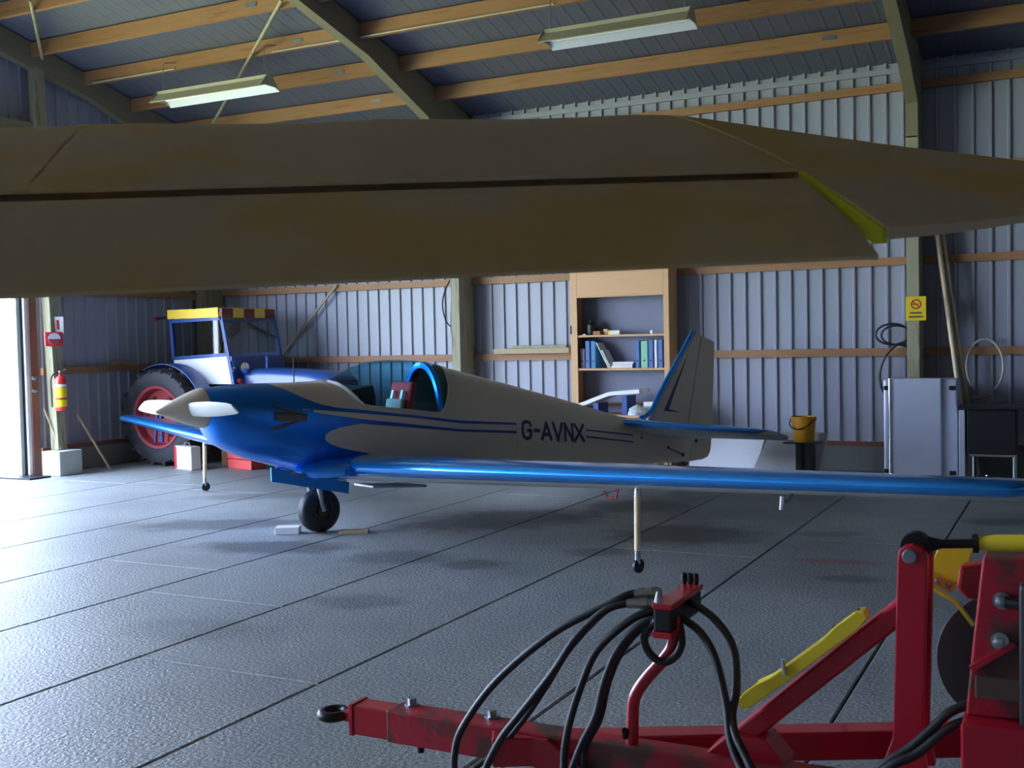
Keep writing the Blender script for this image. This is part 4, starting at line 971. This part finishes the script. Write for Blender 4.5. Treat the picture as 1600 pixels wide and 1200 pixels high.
small(MB().lathe([(0, 0), (.022, 0), (.022, .03), (.014, .036), (.014, .045), (0, .045)], n=14), 'small_pot', M['paper'], (bx(1017), BY0+.05, zs), 'small white pot at the right of the top shelf', 'pot', 0, True)
small(MB().prism([(-.03, 0), (.03, 0), (.01, .02)], lambda a, b, y: (a, y, b), 0, .04), 'paper_scrap', M['paper'], (bx(911), BY0+.03, zs), 'white scrap of paper at the left edge of the top shelf', 'paper', .001)

# ================================================================ BENCH BEHIND THE TAIL
bn = tag(empty('work_bench', (-4.7, 11.95, 0)), 'low plywood bench in front of the bookcase, behind the fuselage', 'bench')
MB().box((-.55, -.22, .60), (.55, .22, .63)).obj('bench_top', M['chip'], bn, bevel=.004)
for sx in (-.5, .5):
    for sy in (-.18, .18):
        MB().box((sx-.025, sy-.025, 0), (sx+.025, sy+.025, .60)).obj('leg', M['pine'], bn)
for sy in (-.18, .18): MB().box((-.5, sy-.012, .50), (.5, sy+.012, .60)).obj('apron', M['pine'], bn)
wp = MB()
for a, b_ in zip([(-.40, .10), (-.03, .235)], [(-.03, .235), (.34, .265)]):
    wp.bar((a[0], 0, a[1]), (b_[0], 0, b_[1]), .34, .045)
o = tag(wp.obj('wing_rib_panel', M['whitepaint'], None, bevel=.004), 'white bent fairing panel lying across the bench', 'panel'); o.location = (-4.74, 11.98, .632)
for xx in (-.2, .15): MB().box((xx-.03, -.15, .0), (xx+.03, .15, .13 if xx < 0 else .21)).obj('panel_rib', M['blue'], o)
small(MB().box((-.14, -.1, 0), (.14, .1, .09)), 'parts_box', M['whiteboard'], (-4.27, 12.0, .631), 'pale cardboard box at the right end of the bench', 'box')
small(MB().box((-.12, -.09, 0), (.12, .09, .05)), 'parts_box', M['paper'], (-4.27, 12.0, .722), 'flat white box on top of the pale cardboard box', 'box')
pb = MB()
for i in range(7):
    pass
bag_r = []
for i, (r, h) in enumerate(((.10, 0), (.11, .03), (.09, .06), (.07, .085), (.035, .10), (.006, .11))):
    bag_r.append([((r+random.uniform(-.02, .02))*math.cos(2*PI*k/14), (r+random.uniform(-.02, .02))*math.sin(2*PI*k/14), h+random.uniform(-.008, .008) if i else 0) for k in range(14)])
small(MB().loft(bag_r), 'plastic_bag', M['plastic'], (-4.40, 11.42+.16, .631), 'crumpled clear plastic bag on the bench', 'bag', 0, True).location = (-4.42, 11.80, .631)
small(MB().lathe([(0, 0), (.03, 0), (.03, .04), (0, .045)], n=12), 'small_pot', M['galv'], (-5.12, 11.80, .631), 'small metal pot on the left of the bench', 'pot', 0, True)

# ================================================================ ALONG THE BACK WALL
GZ = 1.29+.042
tag(MB().box((-6.56, 12.40, GZ), (-5.52, 12.52, GZ+.065)).obj('timber_offcut', M['stick'], None, bevel=.004), 'lower thick pale timber resting on the wall rail left of the bookcase', 'timber', 'timber offcuts on the rail')
tag(MB().box((-6.30, 12.42, GZ+.066), (-5.56, 12.50, GZ+.10)).obj('timber_offcut', M['treated'], None, bevel=.003), 'thinner greyish timber lying on top of the thick one on the rail', 'timber', 'timber offcuts on the rail')
tag(MB().box((-11.21, 10.55, 1.283), (-11.12, 10.85, 1.33)).obj('timber_offcut', M['pine'], None, bevel=.003), 'short timber block lying on the gable wall rail', 'timber')
def hoses(name, paths, r, m_, label, cat='hose', origin=(0, 0, 0)):
    t = tag(empty(name, origin), label, cat)
    for p in paths: 
        mb = MB().tube(spline(p, 8), r, 8); mb.v = [tuple(Vector(q_)-Vector(origin)) for q_ in mb.v]; mb.obj('cable', m_, t, smooth=True)
    return t
def loop(cx_, cz, rx_, rz_, y, a0=0, a1=360, n=14, dy=0.0):
    return [(cx_+rx_*math.cos(rad(a0+(a1-a0)*i/n)), y+dy*i/n, cz+rz_*math.sin(rad(a0+(a1-a0)*i/n))) for i in range(n+1)]
hoses('cable_bundle', [[(-7.05, 12.33, 2.32), (-7.12, 12.33, 2.28), (-7.21, 12.33, 2.12), (-7.24, 12.33, 1.95), (-7.19, 12.33, 1.76), (-7.10, 12.33, 1.68), (-7.02, 12.33, 1.67)],
                       [(-7.04, 12.36, 2.30), (-7.10, 12.36, 2.2), (-7.13, 12.36, 1.9), (-7.13, 12.36, 1.6), (-7.09, 12.36, 1.42), (-7.04, 12.36, 1.33)],
                       [(-7.02, 12.38, 2.30), (-7.07, 12.38, 2.1), (-7.09, 12.38, 1.8), (-7.11, 12.38, 1.55)]], .009, M['black'],
      'thin black cables hanging in loops beside the middle wall post', 'cable', (-7.03, 12.5, 2.3))
hoses('hose_coil', [loop(-1.76, 1.48, .17, .11, 12.42), loop(-1.72, 1.47, .15, .10, 12.40, 20, 330), [(-1.60, 12.4, 1.36), (-1.70, 12.38, 1.375), (-1.82, 12.38, 1.25), (-1.88, 12.38, 1.08), (-1.87, 12.38, .92), (-1.83, 12.38, .82)], [(-1.60, 12.42, 1.34), (-1.72, 12.42, 1.36), (-1.84, 12.42, 1.22), (-1.895, 12.42, 1.05), (-1.88, 12.42, .9)]],
      .011, M['rubber'], 'black hose coiled on the wall beside the post with the yellow sign', 'hose', (-1.75, 12.5, 1.4))
hoses('hose_coil', [loop(-.855, 1.13, .175, .28, 12.44, -60, 240), [(-.80, 12.42, .86), (-.9, 12.40, .82), (-1.0, 12.40, .80)], [(-.67, 12.4, .80), (-.75, 12.4, .77), (-.85, 12.4, .76)]], .012, M['beigehose'],
      'beige hose in one big loop on the wall at the right edge', 'hose', (-.85, 12.5, 1.1))
tag(MB().tube([(-1.36, 12.40, 2.95), (-.98, 12.22, .02)], .024, 10).obj('leaning_pole', M['straw'], None, smooth=True), 'left of two long pale poles leaning on the wall by the yellow sign', 'pole', 'leaning poles')
tag(MB().tube([(-1.31, 12.44, 2.95), (-.91, 12.28, .02)], .02, 10).obj('leaning_pole', M['stick'], None, smooth=True), 'right of two long pale poles leaning on the wall by the yellow sign', 'pole', 'leaning poles')
tag(MB().tube([(-10.02, 12.548, 1.352), (-8.98, 12.488, 2.31)], .018, 10).obj('leaning_pole', M['stick'], None, smooth=True), 'slanted wooden pole propped against the wall behind the tractor', 'pole')
# no smoking sign on the post
sg = tag(empty('warning_sign', (-1.49, 12.165, 1.74)), 'yellow no-smoking sign on the wall post', 'sign')
MB().box((-.1, 0, -.125), (.1, .006, .125)).obj('plate', M['signyellow'], sg, bevel=.002)
MB().tube([(.045*math.cos(2*PI*i/24), -.001, .045+.045*math.sin(2*PI*i/24)) for i in range(25)], .006, 6, cap=False).obj('prohibition_ring', M['signred'], sg)
MB().bar((-.032, -.002, .077), (.032, -.002, .013), .003, .009).obj('prohibition_slash', M['signred'], sg)
MB().box((-.03, -.002, .041), (.026, 0, .049)).obj('cigarette_symbol', M['black'], sg)
for z in (-.045, -.085):
    MB().box((-.06 if z > -.05 else -.07, -.0012, z-.009), (.06 if z > -.05 else .07, 0, z+.009)).obj('text_line', M['soot'], sg)
# aluminium cabinet
cb = tag(empty('metal_cabinet', (-1.40, 11.85, 0)), 'upright aluminium cabinet with rounded edges by the back wall', 'cabinet')
MB().box((-.355, -.12, .02), (.345, .20, 1.03)).obj('body', M['alu'], cb, bevel=.02)
MB().box((-.27, -.16, .03), (.20, -.118, 1.04)).obj('front_panel', M['alu'], cb, bevel=.012)
MB().tube([(-.28, -.145, .03), (-.28, -.145, 1.035)], .028, 12).obj('edge_roll', M['chrome'], cb, smooth=True)
for sx in (-.315, .30):
    for z in (.94, .10):
        MB().tube([(sx-.03, -.13, z), (sx+.03, -.13, z)], .022, 12).obj('latch', M['black'], cb, smooth=True)
# black steel stand with frame legs
bk = tag(empty('black_table', (-.745, 11.84, 0)), 'black box-like table with steel tube legs beside the aluminium cabinet', 'table')
MB().box((-.22, -.2, .30), (.22, .2, .735)).obj('cupboard', M['black'], bk, bevel=.01)
MB().box((-.30, -.24, .735), (.75, .24, .765)).obj('table_top', M['black'], bk, bevel=.006)
MB().box((-.29, -.215, .02), (-.235, .2, .73)).obj('side_panel', M['alu'], bk, bevel=.004)
for sx in (-.16, .20, .70):
    for sy in (-.19, .19):
        MB().tube([(sx, sy, 0), (sx, sy, .735 if sx > .5 else .30)], .013, 8).obj('leg', M['galv'], bk, smooth=True)
MB().bar((-.2, -.21, .292), (.22, -.21, .292), .012, .02).obj('front_rail', M['galv'], bk)
# white boards, stand and bucket
tag(MB().prism([(-3.12, .04), (-2.42, .04), (-2.34, .46), (-2.95, .45)], lambda a, b, t: (a, 11.75+t+(b*.35), b), 0, .03).obj('board', M['whiteboard'], None, bevel=.004), 'white board leaning low against the wall behind the bucket', 'board')
tag(MB().prism([(-3.9, .02), (-3.14, .02), (-3.06, .37), (-3.9, .37)], lambda a, b, t: (a, 12.0+t+(b*.3), b), 0, .025).obj('board', M['whiteboard'], None, bevel=.004), 'pale grey panel leaning below the tailplane', 'board')
st = tag(empty('bucket_stand', (-2.56, 11.66, 0)), 'small dark stand carrying the yellow bucket', 'stand')
MB().box((-.17, -.13, .37), (.19, .13, .385)).obj('stand_top', M['black'], st, bevel=.003)
MB().box((-.05, -.08, .0), (.12, .08, .37)).obj('stand_body', M['black'], st, bevel=.004)
for s in (-1, 1): MB().box((.0, s*.09-.01, 0), (.02, s*.09+.01, .37)).obj('stand_leg', M['darksteel'], st)
MB().box((-.09, -.10, 0), (.16, .10, .015)).obj('stand_foot', M['darksteel'], st)
bu = tag(empty('bucket', (-2.54, 11.66, .386)), 'yellow plastic bucket with a black handle, on the dark stand', 'bucket')
MB().lathe([(0, 0), (.098, 0), (.102, .006), (.126, .245), (.133, .25), (.133, .262), (.122, .262), (.097, .012), (0, .010)], n=28, cap=False).obj('tub', M['bucket'], bu, smooth=True)
MB().tube(spline([(-.134, -.01, .235), (-.12, -.09, .17), (-.04, -.128, .135), (.05, -.125, .165), (.11, -.08, .215), (.134, -.01, .235)], 5), .006, 8).obj('handle', M['black'], bu, smooth=True)
tag(MB().bar((-2.33, 11.55, .012), (-1.95, 11.75, .05), .05, .02).obj('loose_stick', M['stick'], None), 'pale stick lying on the floor right of the bucket stand', 'stick')

# ================================================================ BY THE DOOR
tag(MB().box((-11.04, 9.28, 0), (-10.74, 9.62, .295)).obj('footing_block', M['blockc'], None, bevel=.012), 'pale concrete footing block under the door post', 'block')
ex = tag(empty('fire_extinguisher', (-10.84, 9.42, .77)), 'red fire extinguisher with yellow label on the door post', 'extinguisher')
MB().lathe([(0, 0), (.062, .002), (.068, .012), (.068, .34), (.06, .385), (.035, .415), (.02, .42), (.02, .45), (0, .45)], n=24).obj('cylinder', M['exred'], ex, smooth=True)
MB().lathe([(.0692, .05), (.0692, .135)], n=24, cap=False).obj('label_band', M['exyellow'], ex, smooth=True)
MB().lathe([(.0692, .16), (.0692, .285)], n=24, cap=False).obj('label_band', M['exyellow'], ex, smooth=True)
MB().lathe([(.0692, .29), (.0692, .32)], n=24, cap=False).obj('label_band', M['paper'], ex, smooth=True)
MB().bar((-.02, 0, .46), (.07, .04, .50), .02, .012).obj('handle', M['darksteel'], ex)
MB().lathe([(0, 0), (.018, 0), (.018, .04), (0, .04)], (0, 0, .44), (0, 0, 1), 12).obj('valve', M['galv'], ex)
MB().tube(spline([(0, -.02, .455), (-.03, -.06, .45), (-.06, -.085, .38), (-.06, -.085, .25), (-.06, -.08, .05)], 5), .010, 8).obj('hose', M['rubber'], ex, smooth=True)
MB().box((-.09, -.04, .28), (-.06, .04, .31)).obj('wall_bracket', M['galv'], ex)
s1 = tag(empty('extinguisher_sign', (-10.94, 9.50, 1.80)), 'small white sign with a red extinguisher symbol on the door post', 'sign')
MB().box((-.006, -.065, -.10), (.0, .065, .10)).obj('plate', M['whitepaint'], s1, bevel=.002)
MB().box((0, -.012, -.055), (.003, .014, .05)).obj('symbol', M['signred'], s1)
MB().box((0, -.018, .045), (.003, .012, .058)).obj('symbol', M['signred'], s1)
s1.rotation_euler = (0, 0, rad(-35))
s2 = tag(empty('alarm_box', (-10.92, 9.42, 1.63)), 'red alarm box with a round grey dial on the door post', 'alarm box')
MB().box((-.05, -.10, -.085), (.0, .10, .085)).obj('case', M['signred'], s2, bevel=.006)
MB().lathe([(0, 0), (.072, 0), (.066, .02), (0, .026)], (0, .0, .0), (1, 0, 0), 24).obj('dial', M['redrim'], s2, smooth=True)
hd = [(.070*math.cos(rad(a)), .070*math.sin(rad(a))) for a in range(0, 181, 15)]
MB().prism(hd, lambda a, b, t: (t, a, b+.002), .018, .028).obj('dial_upper_half', M['alu'], s2)
s2.rotation_euler = (0, 0, rad(-30))
tag(MB().tube([(-10.98, 9.78, .70), (-10.72, 10.02, .012)], .014, 8).obj('loose_stick', M['stick'], None, smooth=True), 'thin stick leaning on the gable wall right of the footing block', 'stick')
tag(MB().tube([(-11.07, 9.36, .80), (-10.90, 9.44, .31)], .012, 8).obj('loose_stick', M['stick'], None, smooth=True), 'thin stick standing on the footing block beside the door jamb', 'stick')
# boxes on the floor below the nose
wb = tag(MB().box((-.2, -.07, 0), (.2, .07, .29)).obj('oil_can', M['paper'], None, bevel=.015), 'white square oil can with a red side stripe near the tractor wheel', 'can')
wb.location = (-9.76, 10.36, 0); wb.rotation_euler = (0, 0, rad(-18))
MB().box((-.201, -.0712, .01), (-.14, -.0702, .28)).obj('side_stripe', M['signred'], wb)
MB().box((-.09, -.0712, .16), (.06, -.0702, .175)).obj('print_line', M['alu'], wb)
MB().box((.06, -.0712, .04), (.16, -.0702, .055)).obj('print_line', M['alu'], wb)
MB().tube([(-.06, 0, .29), (-.06, 0, .325), (.06, 0, .325), (.06, 0, .29)], .008, 8).obj('handle', M['galv'], wb)
o = tag(MB().box((-.17, -.1, 0), (.17, .1, .24)).obj('carton', M['card'], None, bevel=.004), 'brown carton between the white can and the red toolbox', 'box'); o.location = (-9.52, 10.95, 0); o.rotation_euler = (0, 0, rad(-20))
tb = tag(empty('toolbox', (-9.10, 10.66, 0), (0, 0, rad(-14))), 'red metal toolbox on the floor beneath the nose', 'toolbox')
MB().box((-.24, -.1, 0), (.24, .1, .115)).obj('tray', M['toolred'], tb, bevel=.006)
MB().box((-.245, -.105, .12), (.245, .105, .20)).obj('lid', M['toolred'], tb, bevel=.012)
MB().tube([(-.09, 0, .2), (-.09, 0, .235), (.09, 0, .235), (.09, 0, .2)], .008, 8).obj('handle', M['darksteel'], tb)
